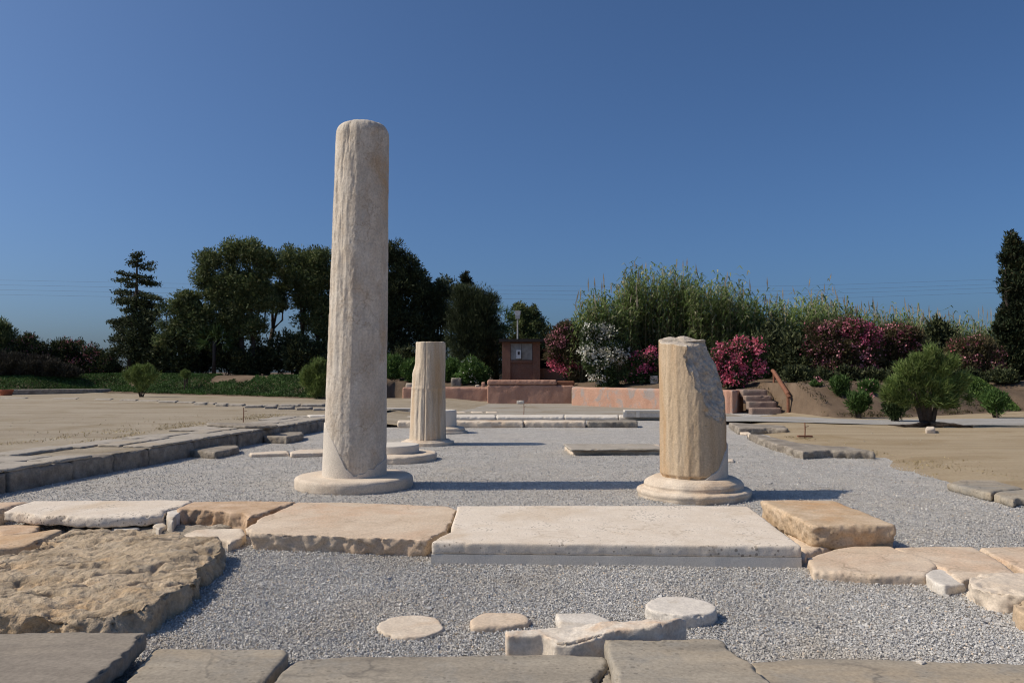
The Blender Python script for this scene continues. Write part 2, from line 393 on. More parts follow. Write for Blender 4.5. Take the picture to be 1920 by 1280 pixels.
# ------------------------------------------------------------------ terrain
ZL = .28; ZR = .08
FOOT = []
def foot(px, py, z): FOOT.append((*P(px, py, z), z))
FOOT.append((-90, 45, ZL))
def footd(px, py, d): a = A(px, py, d); FOOT.append((a[0], a[1], a[2]))
for a in ((-300, 741, 43), (0, 740, 43.6), (100, 737, 45), (190, 733, 46.5), (260, 737, 44), (420, 741, 41), (600, 747, 38.2), (700, 748, 38.2)): footd(*a)
LWY = P(754, 755, .03)[1]; CWY = P(913.5, 757, 0)[1]
for px_, yy in ((728, LWY), (753, LWY), (917, LWY), (918, CWY), (1071.5, CWY)): FOOT.append((A(px_, 700, yy)[0], yy, .0))
foot(1079, 760.4, 0); foot(1374, 774.5, 0)
for px_, yy, zz_ in ((1381, 30.9, 0), (1474, 29.3, .02), (1484, 29.0, ZR), (1512, 27.8, ZR)): FOOT.append((A(px_, 700, yy)[0], yy, zz_))
for a in ((1560, 783), (1700, 782), (1800, 776), (1920, 770), (2150, 768)): foot(*a, ZR)
FOOT.append((70, 34, ZR))
FX = np.array([p[0] for p in FOOT]); FY = np.array([p[1] for p in FOOT]); FZ = np.array([p[2] for p in FOOT])
WX0, WX1, WX2, WX3, WX4 = A(753,700,LWY)[0], A(913.2,700,CWY)[0], A(1070,700,CWY)[0], P(1376,774.5,0)[0], A(1476,778,29.2)[0]
SX0 = A(724, 700, LWY)[0]
def smst(t): t = min(1, max(0, t)); return t*t*(3-2*t)
def bank_h(x, s):
    """height above the foot, s metres behind the foot line"""
    if x < SX0: return 1.0*smst(s/3.6) + .12*smst((s-6)/10)
    if x < WX0: return 1.1*smst((s-.2)/2.6)
    if x < WX1: return (.0 if s < .18 else .66) + .44*smst((s-.5)/4)
    if x < WX2: return (.0 if s < .18 else 1.0)
    if x < WX3: return (.0 if s < .18 else .74) + .36*smst((s-.6)/4)
    if x < WX4: return .82*smst((s-1.3)/.3) + .25*smst((s-1.8)/3)
    f = smst((x-WX4)/.9)
    return (1-f)*(.6*smst((s-.3)/1.9)+.45*smst((s-1.0)/3)) + f*1.05*smst(s/3.5)
def bank_z(x, y):
    fy = np.interp(x, FX, FY); fz = np.interp(x, FX, FZ)
    if y < fy: return float(fz)
    return float(fz + bank_h(x, y-fy))
xs = sorted(set(list(np.arange(-60, 60.1, .5)) + [WX0-.01, WX0+.01, WX1-.01, WX1+.01, WX2-.01, WX2+.01, WX3-.01, WX3+.01, WX4-.01, WX4+.01, SX0] + list(np.arange(-32, 32, .25))))
ss = [-.35, 0, .1, .17, .2, .3, .5, .7, .9, 1.2, 1.5, 1.9, 2.3, 2.7, 3.1, 3.6, 4.2, 5, 6, 8, 11, 16, 24, 40, 70]
V = []
for x in xs:
    fy = np.interp(x, FX, FY); fz = np.interp(x, FX, FZ)
    for s in ss:
        y = fy+s; z = fz+bank_h(x, s) if s > 0 else fz-.03
        if s > .3: z += (.07 if x < WX4 else .15)*noise.fractal(Vector((x*.7, y*.7, 3)), .9, 2, 4)*min(1, s) * (1 if not (WX0 < x < WX3) or s > .5 else 0)
        V.append((x, y, z))
nx, ny = len(xs), len(ss)
Fc = np.array([(i*ny+j, (i+1)*ny+j, (i+1)*ny+j+1, i*ny+j+1) for i in range(nx-1) for j in range(ny-1)])
tag(mesh('bank', V, Fc, 'soil', smooth=True), kind='structure')

g = MB().add([(-2500, -2500, -.12), (2500, -2500, -.12), (2500, 2500, -.12), (-2500, 2500, -.12)], [(0, 1, 2, 3)])
tag(mesh('ground', g.V, g.F, 'ground'), kind='structure')
# gravel sheet, gently uneven
gx = np.arange(-9, 40.1, .5); gy = np.concatenate([np.arange(1, 14, .4), np.arange(14, 50, 1.)])
V = [(x, y, -.012+.012*noise.fractal(Vector((x*.6, y*.6, 0)), 1, 2, 3)) for x in gx for y in gy]
Fc = np.array([(i*len(gy)+j, (i+1)*len(gy)+j, (i+1)*len(gy)+j+1, i*len(gy)+j+1) for i in range(len(gx)-1) for j in range(len(gy)-1)])
tag(mesh('gravel', V, Fc, 'gravel', smooth=True), kind='structure')
fgx = np.arange(-9, 8.1, .5); fgy = np.arange(25.6, 43, .6)
V = [(x, y, .022*smst((y-25.6)/2)-.002+.012*noise.fractal(Vector((x*.6, y*.6, 0)), 1, 2, 3)) for x in fgx for y in fgy]
Fc = np.array([(i*len(fgy)+j, (i+1)*len(fgy)+j, (i+1)*len(fgy)+j+1, i*len(fgy)+j+1) for i in range(len(fgx)-1) for j in range(len(fgy)-1)])
tag(mesh('far_ground', V, Fc, 'farsoil', smooth=True), kind='structure')
def wall_x(y): return -6.4 + (y-9.85)*0.1267
# left terrace of sand
ys = np.concatenate([np.arange(1.5, 22.5, .7), np.arange(22.6, 60, 1.2)])
cols = [0, .4, .9, 1.5, 2.2, 3, 4, 6, 9, 13, 18, 25, 35, 50, 80]
V = []
for y in ys:
    for k, s in enumerate(cols):
        x = wall_x(y)-.06-s; z = ZL-.02
        if y > 22.5 and k == 0: x += 2.2; z = -.03
        fy = float(np.interp(x, FX, FY)); yy = min(y, fy+.3)
        if x < SX0 and k > 0: z += max(0, float(np.interp(x, FX, FZ))-ZL)*smst((yy-24)/(fy-24))
        V.append((x, yy, z + (.02*noise.fractal(Vector((x*.4, yy*.4, 5)), 1, 2, 3) if k > 2 else 0)))
nc = len(cols)
Fc = np.array([(i*nc+j+1, i*nc+j, (i+1)*nc+j, (i+1)*nc+j+1) for i in range(len(ys)-1) for j in range(nc-1)])
tag(mesh('sand_terrace', V, Fc, 'sand_left', smooth=True), kind='structure')
# right sandy ground
bl = [P(*p) for p in ((1378, 788), (1400, 803), (1440, 820), (1484, 839), (1500, 852), (1640, 858), (1700, 880), (1780, 908), (1860, 934), (1940, 958), (2100, 1010), (2400, 1100))]
bl = [np.array(p) for p in bl]
def resample(pl, n):
    d = np.cumsum([0]+[np.linalg.norm(pl[i+1]-pl[i]) for i in range(len(pl)-1)]); t = np.linspace(0, d[-1], n)
    return [np.array((np.interp(k, d, [p[0] for p in pl]), np.interp(k, d, [p[1] for p in pl]))) for k in t]
bl = resample(bl, 90)
far = resample([np.array(P(1476, 781, .04))+(0, .4)] + [np.array((FX[i], FY[i]+.3)) for i in range(len(FX)) if FX[i] > WX4+.1] + [np.array((70, 3))], 90)
rows = [0, .012, .03, .06, .1, .16, .24, .34, .46, .6, .75, .9, 1]
V = []
for a, b in zip(bl, far):
    L = np.linalg.norm(b-a)
    for t in rows:
        p = a+(b-a)*t; q = noise.fractal(Vector((p[0]*.9, p[1]*.9, 9)), 1, 2, 4)
        z = ZR*smst(t*L/1.1) - .012 + .015*q*smst(t*L/1.5)
        if t == 0: p = p + np.array((.35*q, .25*q)); z = -.03
        V.append((p[0], p[1], z))
nr = len(rows)
Fc = np.array([(i*nr+j, i*nr+j+1, (i+1)*nr+j+1, (i+1)*nr+j) for i in range(89) for j in range(nr-1)])
tag(mesh('sand_ground', V, Fc, 'sand_right', smooth=True), kind='structure')
# pale path along the foot of the right bank
pa = [np.array(P(x, y, ZR+.015)) for x, y in ((1300, 790), (1400, 789), (1500, 791), (1560, 793), (1640, 795), (1760, 796), (1860, 797), (2000, 796), (2300, 795))]
pb = [np.array(P(x, y, ZR+.015)) for x, y in ((1300, 781), (1400, 780), (1500, 781), (1560, 784), (1640, 786), (1760, 785), (1860, 784), (2000, 783), (2300, 782))]
pa = resample(pa, 60); pb = resample(pb, 60)
V = [(p[0], p[1], ZR+.012+.01*noise.noise(Vector((p[0], p[1], 0)))) for a, b in zip(pa, pb) for p in (a, (a+b)/2, b)]
Fc = np.array([(i*3+j, (i+1)*3+j, (i+1)*3+j+1, i*3+j+1) for i in range(59) for j in range(2)])
tag(mesh('path', V, Fc, 'path', smooth=True), kind='structure')

# loose gravel stones: real angular chips on the near bed
def chips(n, yr, size, name, pw=1.0):
    y = yr[0] + (yr[1]-yr[0])*RNG.random(n)**pw
    x = (RNG.random(n)*2-1)*y*.68 + .0
    bxs = np.array([p[0] for p in bl[::-1]]); bys = np.array([p[1] for p in bl[::-1]])
    keep = (x > np.array([wall_x(v) for v in y])+.05) & (x < np.interp(y, bys, bxs)+.1)
    x, y = x[keep], y[keep]; n = len(x)
    s = size*(.55+.9*RNG.random(n)**1.6)
    o = np.array([(1,0,0),(0,1,0),(-1,0,0),(0,-1,0),(0,0,1),(0,0,-1)], float)
    Vv = np.repeat(o[None], n, 0)*(.55+.65*RNG.random((n, 6, 1))) + .22*RNG.normal(size=(n, 6, 3))
    Vv *= s[:, None, None]*np.stack([np.ones(n), .55+.4*RNG.random(n), .45+.35*RNG.random(n)], 1)[:, None, :]
    th = RNG.random(n)*6.283; ph = RNG.normal(size=n)*.45
    c, sn = np.cos(ph), np.sin(ph)
    X, Y, Z = Vv[..., 0].copy(), Vv[..., 1].copy(), Vv[..., 2].copy()
    X, Z = X*c[:, None]-Z*sn[:, None], X*sn[:, None]+Z*c[:, None]
    c, sn = np.cos(th), np.sin(th)
    X, Y = X*c[:, None]-Y*sn[:, None], X*sn[:, None]+Y*c[:, None]
    z0 = np.array([-.012+.012*noise.fractal(Vector((a*.6, b*.6, 0)), 1, 2, 3) for a, b in zip(x, y)])
    Vv = np.stack([X+x[:, None], Y+y[:, None], Z+(z0+.004+.010*RNG.random(n))[:, None]], -1).reshape(-1, 3)
    f = np.array([(0,1,4),(1,2,4),(2,3,4),(3,0,4),(1,0,5),(2,1,5),(3,2,5),(0,3,5)])
    Ff = (f[None]+6*np.arange(n)[:, None, None]).reshape(-1, 3)
    tag(mesh(name, Vv, Ff, 'pebble'), 'loose grey gravel chips spread over the bed between the stones', 'gravel', kind='stuff')
chips(215000, (3.7, 6.6), .0080, 'gravel_chips')
chips(130000, (6.6, 17), .0095, 'gravel_chips', 1.7)

chips(420, (3.9, 9), .022, 'gravel_chips')

# ------------------------------------------------------------------ foreground paving slabs
PV = dict(vox=.015, smooth=1, top=(.004, 2.5), side=(.010, 9), edge=.014)
slab('paving_slab', 'dark grey paving slab, leftmost in the front row, raised on a bed above its neighbour', 'paving slab',
     [(-160, 1186), (278, 1183), (255, 1205), (228, 1230), (190, 1258), (160, 1285), (40, 1420), (-260, 1420)], .15, .06, 'slate_dark', **PV)
slab('paving_slab', 'low grey-brown paving slab between the dark raised slab and the long slab in front', 'paving slab',
     [(290, 1213), (536, 1215), (541, 1222), (520, 1248), (488, 1284), (400, 1420), (60, 1420), (232, 1280)], .07, -.03, 'slate', **PV)
slab('paving_slab', 'long smooth beige-grey paving slab with chipped corner, under the arched marble kerb', 'paving slab',
     [(560, 1236), (660, 1229), (860, 1226), (1060, 1225), (1136, 1229), (1143, 1240), (1132, 1258), (1118, 1275), (1130, 1300), (1120, 1420), (380, 1420), (505, 1280), (545, 1245)], .085, -.02, 'slate', **PV)
slab('paving_slab', 'grey paving slab with slanting right edge, lying highest beside the arched marble kerb', 'paving slab',
     [(1135, 1199), (1200, 1198), (1340, 1196), (1358, 1201), (1392, 1230), (1408, 1238), (1470, 1310), (1540, 1420), (1170, 1420), (1155, 1285), (1147, 1240)], .135, .03, 'slate', **PV)
slab('paving_slab', 'broad brown-streaked paving slab along the bottom right corner of the gravel', 'paving slab',
     [(1404, 1239), (1500, 1233), (1660, 1234), (1760, 1238), (2080, 1246), (2300, 1420), (1520, 1420), (1450, 1300)], .07, -.03, 'slate', **PV)
slab('stone_chip', 'small broken wedge of stone filling the gap between the two middle paving slabs', 'stone',
     [(1140, 1236), (1152, 1262), (1160, 1300), (1130, 1320), (1122, 1278)], .06, -.02, 'slate', vox=.015, edge=.01)
slab('stone_chip', 'thin white marble chip lying on the brown-streaked paving slab', 'stone',
     [(1714, 1238), (1725, 1235), (1738, 1238), (1728, 1241)], .082, .066, 'marble_plain', vox=.006, smooth=1, edge=.003)

# ------------------------------------------------------------------ threshold row
def rows_low(pits): return dict(pits=pits)
t = thing('marble_slab', 'long cream white marble threshold slab with pitted top between the two columns', 'slab', (*P(1150, 1030, 0), 0))
TOPM = [(858, 948), (1000, 947), (1200, 947), (1404, 948), (1452, 985), (1503, 1022), (1340, 1021), (1150, 1019), (960, 1017), (808, 1016), (822, 1006), (846, 995), (846, 985), (853, 966)]
slab('slab_body', None, None, TOPM, .17, .075, 'marble', vox=.016, smooth=1, top=(.002, 4), side=(.0025, 16), edge=.004, parent=t, chip=.010)
b0 = jitter(ccw([tuple(map(float, P(x, y, .17))) for x, y in TOPM]), .06, .004, 3); cc = np.mean(np.array(b0), 0)
m = MB().prism([tuple(cc+(np.array(p)-cc)*.9985) for p in b0], -.06, .0765)
part('restored_band', m.V, m.F, 'marble_plain', t, False, 'smooth pale grey repaired lower band')
slab('stone_block', 'broad flat peach coloured slab left of the white marble threshold', 'slab',
     [(556, 941), (640, 941), (760, 945), (848, 949), (856, 957), (852, 968), (842, 984), (834, 994), (815, 1003), (803, 1013), (700, 1009), (600, 1004), (510, 1001), (468, 998), (460, 990), (486, 972)], .14, -.05, 'peach', vox=.02, smooth=1, top=(.004, 3), side=(.026, 13), edge=.02, flare=-.06)
slab('stone_block', 'orange brown block with rough shaded front between the white slab and the peach slab', 'slab',
     [(362, 939), (450, 938), (556, 939), (520, 952), (478, 966), (464, 974), (455, 961), (400, 956), (346, 953), (334, 960), (330, 950)], .16, -.03, 'orange', vox=.022, top=(.004, 4), side=(.03, 11), edge=.025, flare=-.09)
slab('marble_slab', 'ragged white marble slab at far left resting on small stones over a dark hollow', 'slab',
     [(62, 938), (200, 937), (364, 937), (340, 948), (309, 956), (306, 963), (262, 967), (190, 969), (150, 968), (82, 966), (6, 958), (25, 948)], .17, .075, 'marble', vox=.02, smooth=1, top=(.004, 5), side=(.016, 7), edge=.02)
slab('broken_corner', 'small broken white corner wedge at the right end of the ragged marble slab', 'stone',
     [(312, 958), (340, 950), (358, 942), (345, 955), (330, 965), (326, 976), (314, 974)], .15, .02, 'marble_cut', vox=.015, edge=.015)
slab('stone_block', 'pinkish block cut by the left edge, left of the ragged white slab', 'slab',
     [(-120, 940), (60, 939), (22, 948), (0, 958), (-4, 968), (-140, 968)], .14, -.03, 'peach', vox=.03, side=(.03, 6), edge=.02)
slab('support_stone', 'rounded brown stone under the left end of the ragged marble slab', 'stone',
     [(-20, 985), (40, 982), (78, 984), (60, 998), (0, 1004)], .07, -.03, 'orange', vox=.02, side=(.03, 6), edge=.02)
slab('support_stone', 'small white stone propping the middle of the ragged marble slab', 'stone',
     [(210, 981), (240, 979), (264, 981), (262, 990), (216, 996), (208, 990)], .06, -.02, 'marble_cut', vox=.014, side=(.012, 9), edge=.012)
slab('support_stone', 'pointed pale stone leaning under the broken corner wedge', 'stone',
     [(284, 986), (300, 972), (312, 970), (312, 984), (298, 992)], .09, -.02, 'marble_cut', vox=.014, side=(.015, 9), edge=.012)
slab('support_stone', 'little cream stone between the corner wedge and the orange block', 'stone',
     [(313, 978), (326, 974), (325, 986), (314, 988)], .07, -.02, 'drum', vox=.012, side=(.01, 9), edge=.01)
slab('support_stone', 'flat tan pebble at the foot of the orange block', 'stone',
     [(322, 984), (340, 981), (354, 984), (350, 990), (328, 991)], .045, -.01, 'ochre', vox=.012, side=(.008, 9), edge=.008)
slab('stone_block', 'ochre rectangular block with brown shaded end at the right end of the threshold', 'slab',
     [(1424, 937), (1490, 936), (1566, 937), (1626, 960), (1684, 983), (1600, 984), (1520, 983), (1470, 960)], .235, .03, 'ochre', vox=.02, smooth=2, top=(.004, 6), side=(.022, 13), edge=.012, flare=-.05)
slab('flat_stone', 'broad low buff stone in front of the ochre block', 'flat stone',
     [(1512, 1047), (1560, 1028), (1600, 1022), (1672, 1023), (1690, 1033), (1744, 1047), (1758, 1058), (1736, 1078), (1640, 1076), (1524, 1068)], .06, -.05, 'peach', vox=.016, smooth=1, chip=.025, low=(.008, 1.8), side=(.010, 10), edge=.012)
slab('flat_stone', 'narrow tan stone wedged between marble slab and ochre block', 'flat stone',
     [(1440, 960), (1500, 990), (1560, 1022), (1512, 1036), (1503, 1050), (1500, 1022)], .045, -.05, 'peach', vox=.016, smooth=1, chip=.025, low=(.008, 1.8), edge=.012)
slab('flat_stone', 'large orange tinted flat stone right of the buff stone', 'flat stone',
     [(1676, 1026), (1760, 1023), (1826, 1024), (1870, 1048), (1915, 1080), (1820, 1084), (1800, 1092), (1764, 1062), (1700, 1038)], .06, -.05, 'peach', vox=.016, smooth=1, chip=.025, low=(.008, 1.8), side=(.010, 10), edge=.012)
slab('flat_stone', 'pinkish flat stone cut by the right edge of the picture', 'flat stone',
     [(1832, 1025), (1960, 1024), (2080, 1070), (1940, 1075), (1880, 1050)], .06, -.05, 'peach', vox=.02, smooth=1, chip=.025, low=(.008, 1.8), edge=.012)
def wedge(x, y):
    c = P(1770, 1078, .04); return .015+.065*max(0, min(1, (c[0]-x)*1.2+.5))
slab('marble_wedge', 'grey white marble wedge stuck in the gravel before the orange tinted stone', 'stone',
     [(1732, 1074), (1758, 1060), (1790, 1068), (1810, 1090), (1772, 1098), (1748, 1090)], .06, -.05, 'marble_cut', vox=.012, smooth=1, chip=.01, ztop=wedge, edge=.012)
slab('rough_rock', 'rough buff rock jutting into the gravel at right edge', 'rock',
     [(1812, 1085), (1840, 1074), (1930, 1072), (2050, 1080), (2060, 1130), (1960, 1120), (1900, 1112), (1850, 1106), (1818, 1098)], .12, -.05, 'drum', vox=.014, smooth=1, pits=.03, side=(.03, 6), edge=.022)
slab('rough_rock', 'lower tan rock in the corner below the rough buff rock', 'rock',
     [(1896, 1128), (1920, 1122), (2020, 1130), (2060, 1170), (1960, 1160), (1910, 1144)], .10, -.05, 'ochre', vox=.014, smooth=1, pits=.03, edge=.022)
# left rough sandstone
slab('sandstone_block', 'big eroded brown sandstone block with rounded broken edge at lower left', 'rock',
     [(-160, 1052), (0, 1045), (60, 1028), (74, 1010), (130, 996), (230, 992), (330, 1000), (385, 1008), (418, 1014), (421, 1030), (395, 1046), (384, 1060), (372, 1064), (372, 1082), (340, 1102), (312, 1112), (280, 1132), (216, 1148), (140, 1156), (60, 1146), (-180, 1140)],
     .155, -.06, 'poros', vox=.014, smooth=2, top=(.012, 4), side=(.04, 4.5), low=(.045, 1.6), pits=.055, edge=.04, flare=.03)
slab('thin_slab', 'thin tan slab lying askew on the gravel at the left edge', 'slab',
     [(-90, 1010), (0, 1004), (108, 990), (117, 993), (80, 1010), (44, 1024), (-90, 1034)], .08, .0, 'ochre', vox=.018, low=(.01, 2), edge=.012)
slab('flat_stone', 'pale flat stone between the sandstone block and the orange block', 'flat stone',
     [(336, 1002), (364, 992), (456, 989), (462, 1000), (456, 1008), (428, 1018), (420, 1012)], .07, -.05, 'drum', vox=.02, low=(.02, 2), edge=.02)
slab('rubble_bed', 'grey earthy rubble under the ragged marble slab and behind the sandstone block', 'rubble',
     [(118, 1000), (130, 988), (300, 984), (440, 984), (430, 994), (340, 1003), (240, 996)], .045, -.05, 'moss', vox=.025, low=(.03, 3), pits=.03, edge=.03)
# foreground discs and fragments
def disc(name, label, px, py, rpx, z, z0, mat, edge=.016):
    c = P(px, py, z); r = rpx*c[1]/F
    pts = [(c[0]+r*math.cos(a*math.pi/24), c[1]+r*math.sin(a*math.pi/24)) for a in range(48)]
    slab(name, label, 'marble disc', pts, z, z0, mat, vox=.012, smooth=1, top=(.004, 9), side=(.008, 14), edge=edge, world=True)
disc('marble_disc', 'round cream disc lying flush in the gravel', 770, 1172, 63, .014, -.03, 'drum')
disc('marble_disc', 'thicker round pale disc raised above the gravel with its shadow', 1274, 1134, 62, .075, -.02, 'marble_cut')
slab('marble_fragment', 'ragged oblong tan fragment between the flush disc and the arched kerb', 'stone fragment',
     [(879, 1160), (896, 1150), (915, 1146), (930, 1147), (975, 1147), (995, 1156), (993, 1166), (960, 1170), (910, 1174), (884, 1174)], .035, -.02, 'peach', vox=.012, side=(.008, 9), edge=.012)
slab('marble_fragment', 'flat pinkish grey fragment just behind the arched kerb', 'stone fragment',
     [(1042, 1148), (1110, 1147), (1146, 1160), (1140, 1180), (1046, 1180)], .045, -.02, 'marble_cut', vox=.014, side=(.008, 9), edge=.012)
slab('marble_fragment', 'small tan fragment in the shadow edge of the sandstone block', 'stone fragment',
     [(282, 1142), (305, 1137), (322, 1142), (312, 1148), (288, 1148)], .03, -.01, 'ochre', vox=.01, edge=.006)
slab('marble_fragment', 'small tan fragment between the sandstone block and the dark paving slab', 'stone fragment',
     [(68, 1178), (80, 1174), (96, 1178), (90, 1184), (72, 1184)], .03, -.01, 'drum', vox=.01, edge=.006)
# arched kerb piece: low block at left, then a thin curved rim rising to the right
kl = P(948, 1215, .0); kr = P(1290, 1185, .0)
def arch(x, y):
    t_ = (x-kl[0])/(kr[0]-kl[0])
    return float(np.interp(t_, [0, .28, .33, .5, .75, .87, 1.0], [.125, .12, .125, .165, .195, .20, .13]))
slab('arched_kerb', 'broken marble kerb piece with orange stained arched rim and shaded hollow face', 'kerb stone',
     [P(947, 1180, .125), P(1040, 1176, .12), (P(1146, 1168, .16)[0], P(1146, 1168, .16)[1]+.02), P(1245, 1160, .195), P(1290, 1172, .14), P(1288, 1182, .12),
      P(1240, 1172, .19), P(1150, 1184, .165), P(1070, 1202, .13), P(1042, 1206, .115), P(1020, 1190, .12), P(950, 1192, .12)], .13, -.02, 'kerbstone', vox=.010, smooth=2, top=(.008, 12), side=(.005, 8), edge=.006, world=True, ztop=arch)

# ------------------------------------------------------------------ columns
def column_grid(cx, cy, z0, z1, nt, nz, fr, cap=None, lean=(0, 0), post=None):
    V = []; Fc = []
    for k in range(nz+1):
        u = k/nz; z = z0+(z1-z0)*u
        for j in range(nt):
            th = 2*math.pi*j/nt; r = fr(th, z, u)
            p = [r*math.cos(th), r*math.sin(th), z]
            if post: p = post(p, th, u)
            V.append((cx+p[0]+lean[0]*u, cy+p[1]+lean[1]*u, p[2]))
    for k in range(nz):
        for j in range(nt):
            Fc.append((k*nt+j, k*nt+(j+1)%nt, (k+1)*nt+(j+1)%nt, (k+1)*nt+j))
    base = len(V)-nt; top = [np.array(V[base+j]) for j in range(nt)]; ctr = np.mean(top, 0); prev = base
    for q, (sc, dz) in enumerate(cap or [(.97, .012), (.9, .03), (.75, .045), (.5, .055), (.25, .06)]):
        st = len(V)
        for j in range(nt):
            p = ctr+(top[j]-ctr)*sc; p[2] = top[j][2]*(sc) + ctr[2]*(1-sc) + dz + .012*noise.fractal(Vector((p[0]*7, p[1]*7, cx)), 1, 2, 4)
            V.append(tuple(p))
        for j in range(nt): Fc.append((prev+j, prev+(j+1)%nt, st+(j+1)%nt, st+j))
        prev = st
    V.append((ctr[0], ctr[1], np.mean([V[prev+j][2] for j in range(nt)])))
    for j in range(nt): Fc.append((prev+j, prev+(j+1)%nt, len(V)-1))
    return V, Fc
def fb(x, y, z, H=1, o=4): return noise.fractal(Vector((x, y, z)), H, 2.1, o)

# tall column
d0 = P(665, 906, .12)[1]+.0
tc = (P(669, 907, .0)[0], 10.62); R0 = 58.3*10.62/F; R1 = 49.5*10.62/F
zt = A(680, 232, 10.62)[2]
t = thing('marble_column', 'tall weathered cream marble column standing on a white disc, left of centre', 'column', (tc[0], tc[1], 0))
def fr_tall(th, z, u):
    r = R0+(R1-R0)*u**1.05
    x, y = math.cos(th), math.sin(th)
    wear = smst((fb(x*1.6, y*1.6, z*.55)+.12)*2.6)
    left = smst((-x-.05)*1.6)
    fl = abs(math.sin(10*th))
    r -= .012*(1-smst((u-.955)/.03))*fl*(.25+.75*(1-wear))*(.35+.65*left)
    r += .005*fb(x*2.0, y*2.0, z*.9) + .003*fb(x*6, y*6, z*5) - .010*max(0, fb(x*4+3, y*4, z*3.2)-.15)*(.3+.7*left)
    r += .003*fb(x*18, y*18, z*16)
    tt = min(1, max(0, (u-.966)/.034)); r -= .10*(1-math.sqrt(1-.985*tt*tt))*(1+.3*fb(x*2, y*2, 5))
    r -= .05*max(0, fb(x*2+9, y*2, z*.8)-.2)*smst((u-.3)*3)*(1 if x < -.3 else .3)
    return r
Vc, Fcc = column_grid(*tc, .145, zt-.03, 256, 330, fr_tall, [(.9, .006), (.75, .016), (.55, .024), (.3, .03)], lean=(.075, 0))
part('shaft', Vc, Fcc, 'tallcol', t, True)
# restored white patch, proud by a couple of mm, diagonal upper edge
Vp = []; Fp = []; nt = 120; nzp = 26
for j in range(nt+1):
    deg = 150 + 200*j/nt; a = math.radians(deg+11)   # left side round to the right front
    h = float(np.interp(deg, [150, 180, 200, 234, 255, 268, 290, 330, 350], [.60, .72, .68, .43, .12, .03, .08, .2, .27]))
    h += .035*fb(deg*.09, 0, 2)
    for k in range(nzp+1):
        z = .145 + h*k/nzp; r = R0 + .009 - .016*(k/nzp)*h - (.03 if k == nzp else 0)
        u_ = z/zt
        Vp.append((tc[0]+r*math.cos(a)+.075*u_, tc[1]+r*math.sin(a), z))
for j in range(nt):
    for k in range(nzp):
        a0 = j*(nzp+1)+k; Fp.append((a0, a0+nzp+1, a0+nzp+2, a0+1))
part('restored_patch', Vp, Fp, 'repair', t, True, 'smooth white repair along the foot of the shaft')
RD = 108*10.62/F
prof = [(RD-.02, -.04), (RD, 0), (RD+.004, .06), (RD, .105), (RD-.012, .128), (RD-.04, .143), (RD*.8, .146), (R0*.5, .148)]
def lathe_rock(prof, cx, cy, k, amp, fq):
    m = MB().lathe(prof, cx, cy, k); out = []
    for x, y, z in m.V:
        dx, dy = x-cx, y-cy; r = math.hypot(dx, dy)+1e-6; q = amp*fb(x*fq, y*fq, z*fq)
        out.append((x+dx/r*q, y+dy/r*q, z+.4*q))
    return out, m.F
def dense(prof, n=40):
    d = np.cumsum([0]+[math.dist(prof[i], prof[i+1]) for i in range(len(prof)-1)]); tt = np.linspace(0, d[-1], n)
    return list(zip(np.interp(tt, d, [p[0] for p in prof]), np.interp(tt, d, [p[1] for p in prof])))
Vb, Fbb = lathe_rock(dense(prof, 60), tc[0], tc[1], 160, .006, 6)
part('base_disc', Vb, Fbb, 'drum', t, True)

# broken column at right
bc = (P(1290, 921, 0)[0], 9.8); RB = 61.5*9.8/F; zb0 = .235; zbt = A(1280, 641, 9.8)[2]
t = thing('marble_column', 'short broken ochre marble column with slanted fracture on a round moulded base', 'column', (bc[0], bc[1], 0))
def fr_brok(th, z, u):
    x, y = math.cos(th), math.sin(th); r = RB*(1-.022*u)
    r -= .008*abs(math.sin(10*th+.5))*(.55+.45*smst(.5+2*fb(x*2, y*2, z*.7)))
    r += .005*fb(x*3, y*3, z*1.5)+.003*fb(x*14, y*14, z*9)-.012*max(0, fb(x*6, y*6, z*3+7)-.3)
    r -= .03*smst((.03-u)/.03)*(1+fb(x*4, y*4, 2))
    return r
MID = ([0, 1.6, 2.1, 2.7, 9], [-33, -45, -51, -56, -56]); OFF = ([0, .4, 1.0, 1.6, 2.1, 2.6, 3.0, 9], [.06, .19, .43, .68, .86, 1.03, 1.2, 1.2])
def post_brok(p, th, u):
    x, y, z = p
    z = z + u**6*(.075*(y/RB) - .05*max(0, x/RB-.1) + .022*fb(x*6, y*6, 1)) + u**14*.0
    dz = (zbt-z)/RB
    m = math.radians(np.interp(dz, *MID)); o = np.interp(dz, *OFF)*RB
    n_ = (math.cos(m), math.sin(m)); q = x*n_[0]+y*n_[1]
    o2 = o + .055*fb(x*4.5, y*4.5, z*4.5) + .025*fb(x*12, y*12, z*12)
    if q > o2: x -= n_[0]*(q-o2); y -= n_[1]*(q-o2)
    return [x, y, z]
Vc, Fcc = column_grid(*bc, zb0, zbt, 280, 220, fr_brok, [(.97, .008), (.9, .014), (.75, .012), (.5, .016), (.25, .010)], lean=(-.012, 0), post=post_brok)
sh = part('shaft', Vc, Fcc, 'brokcol', t, True)
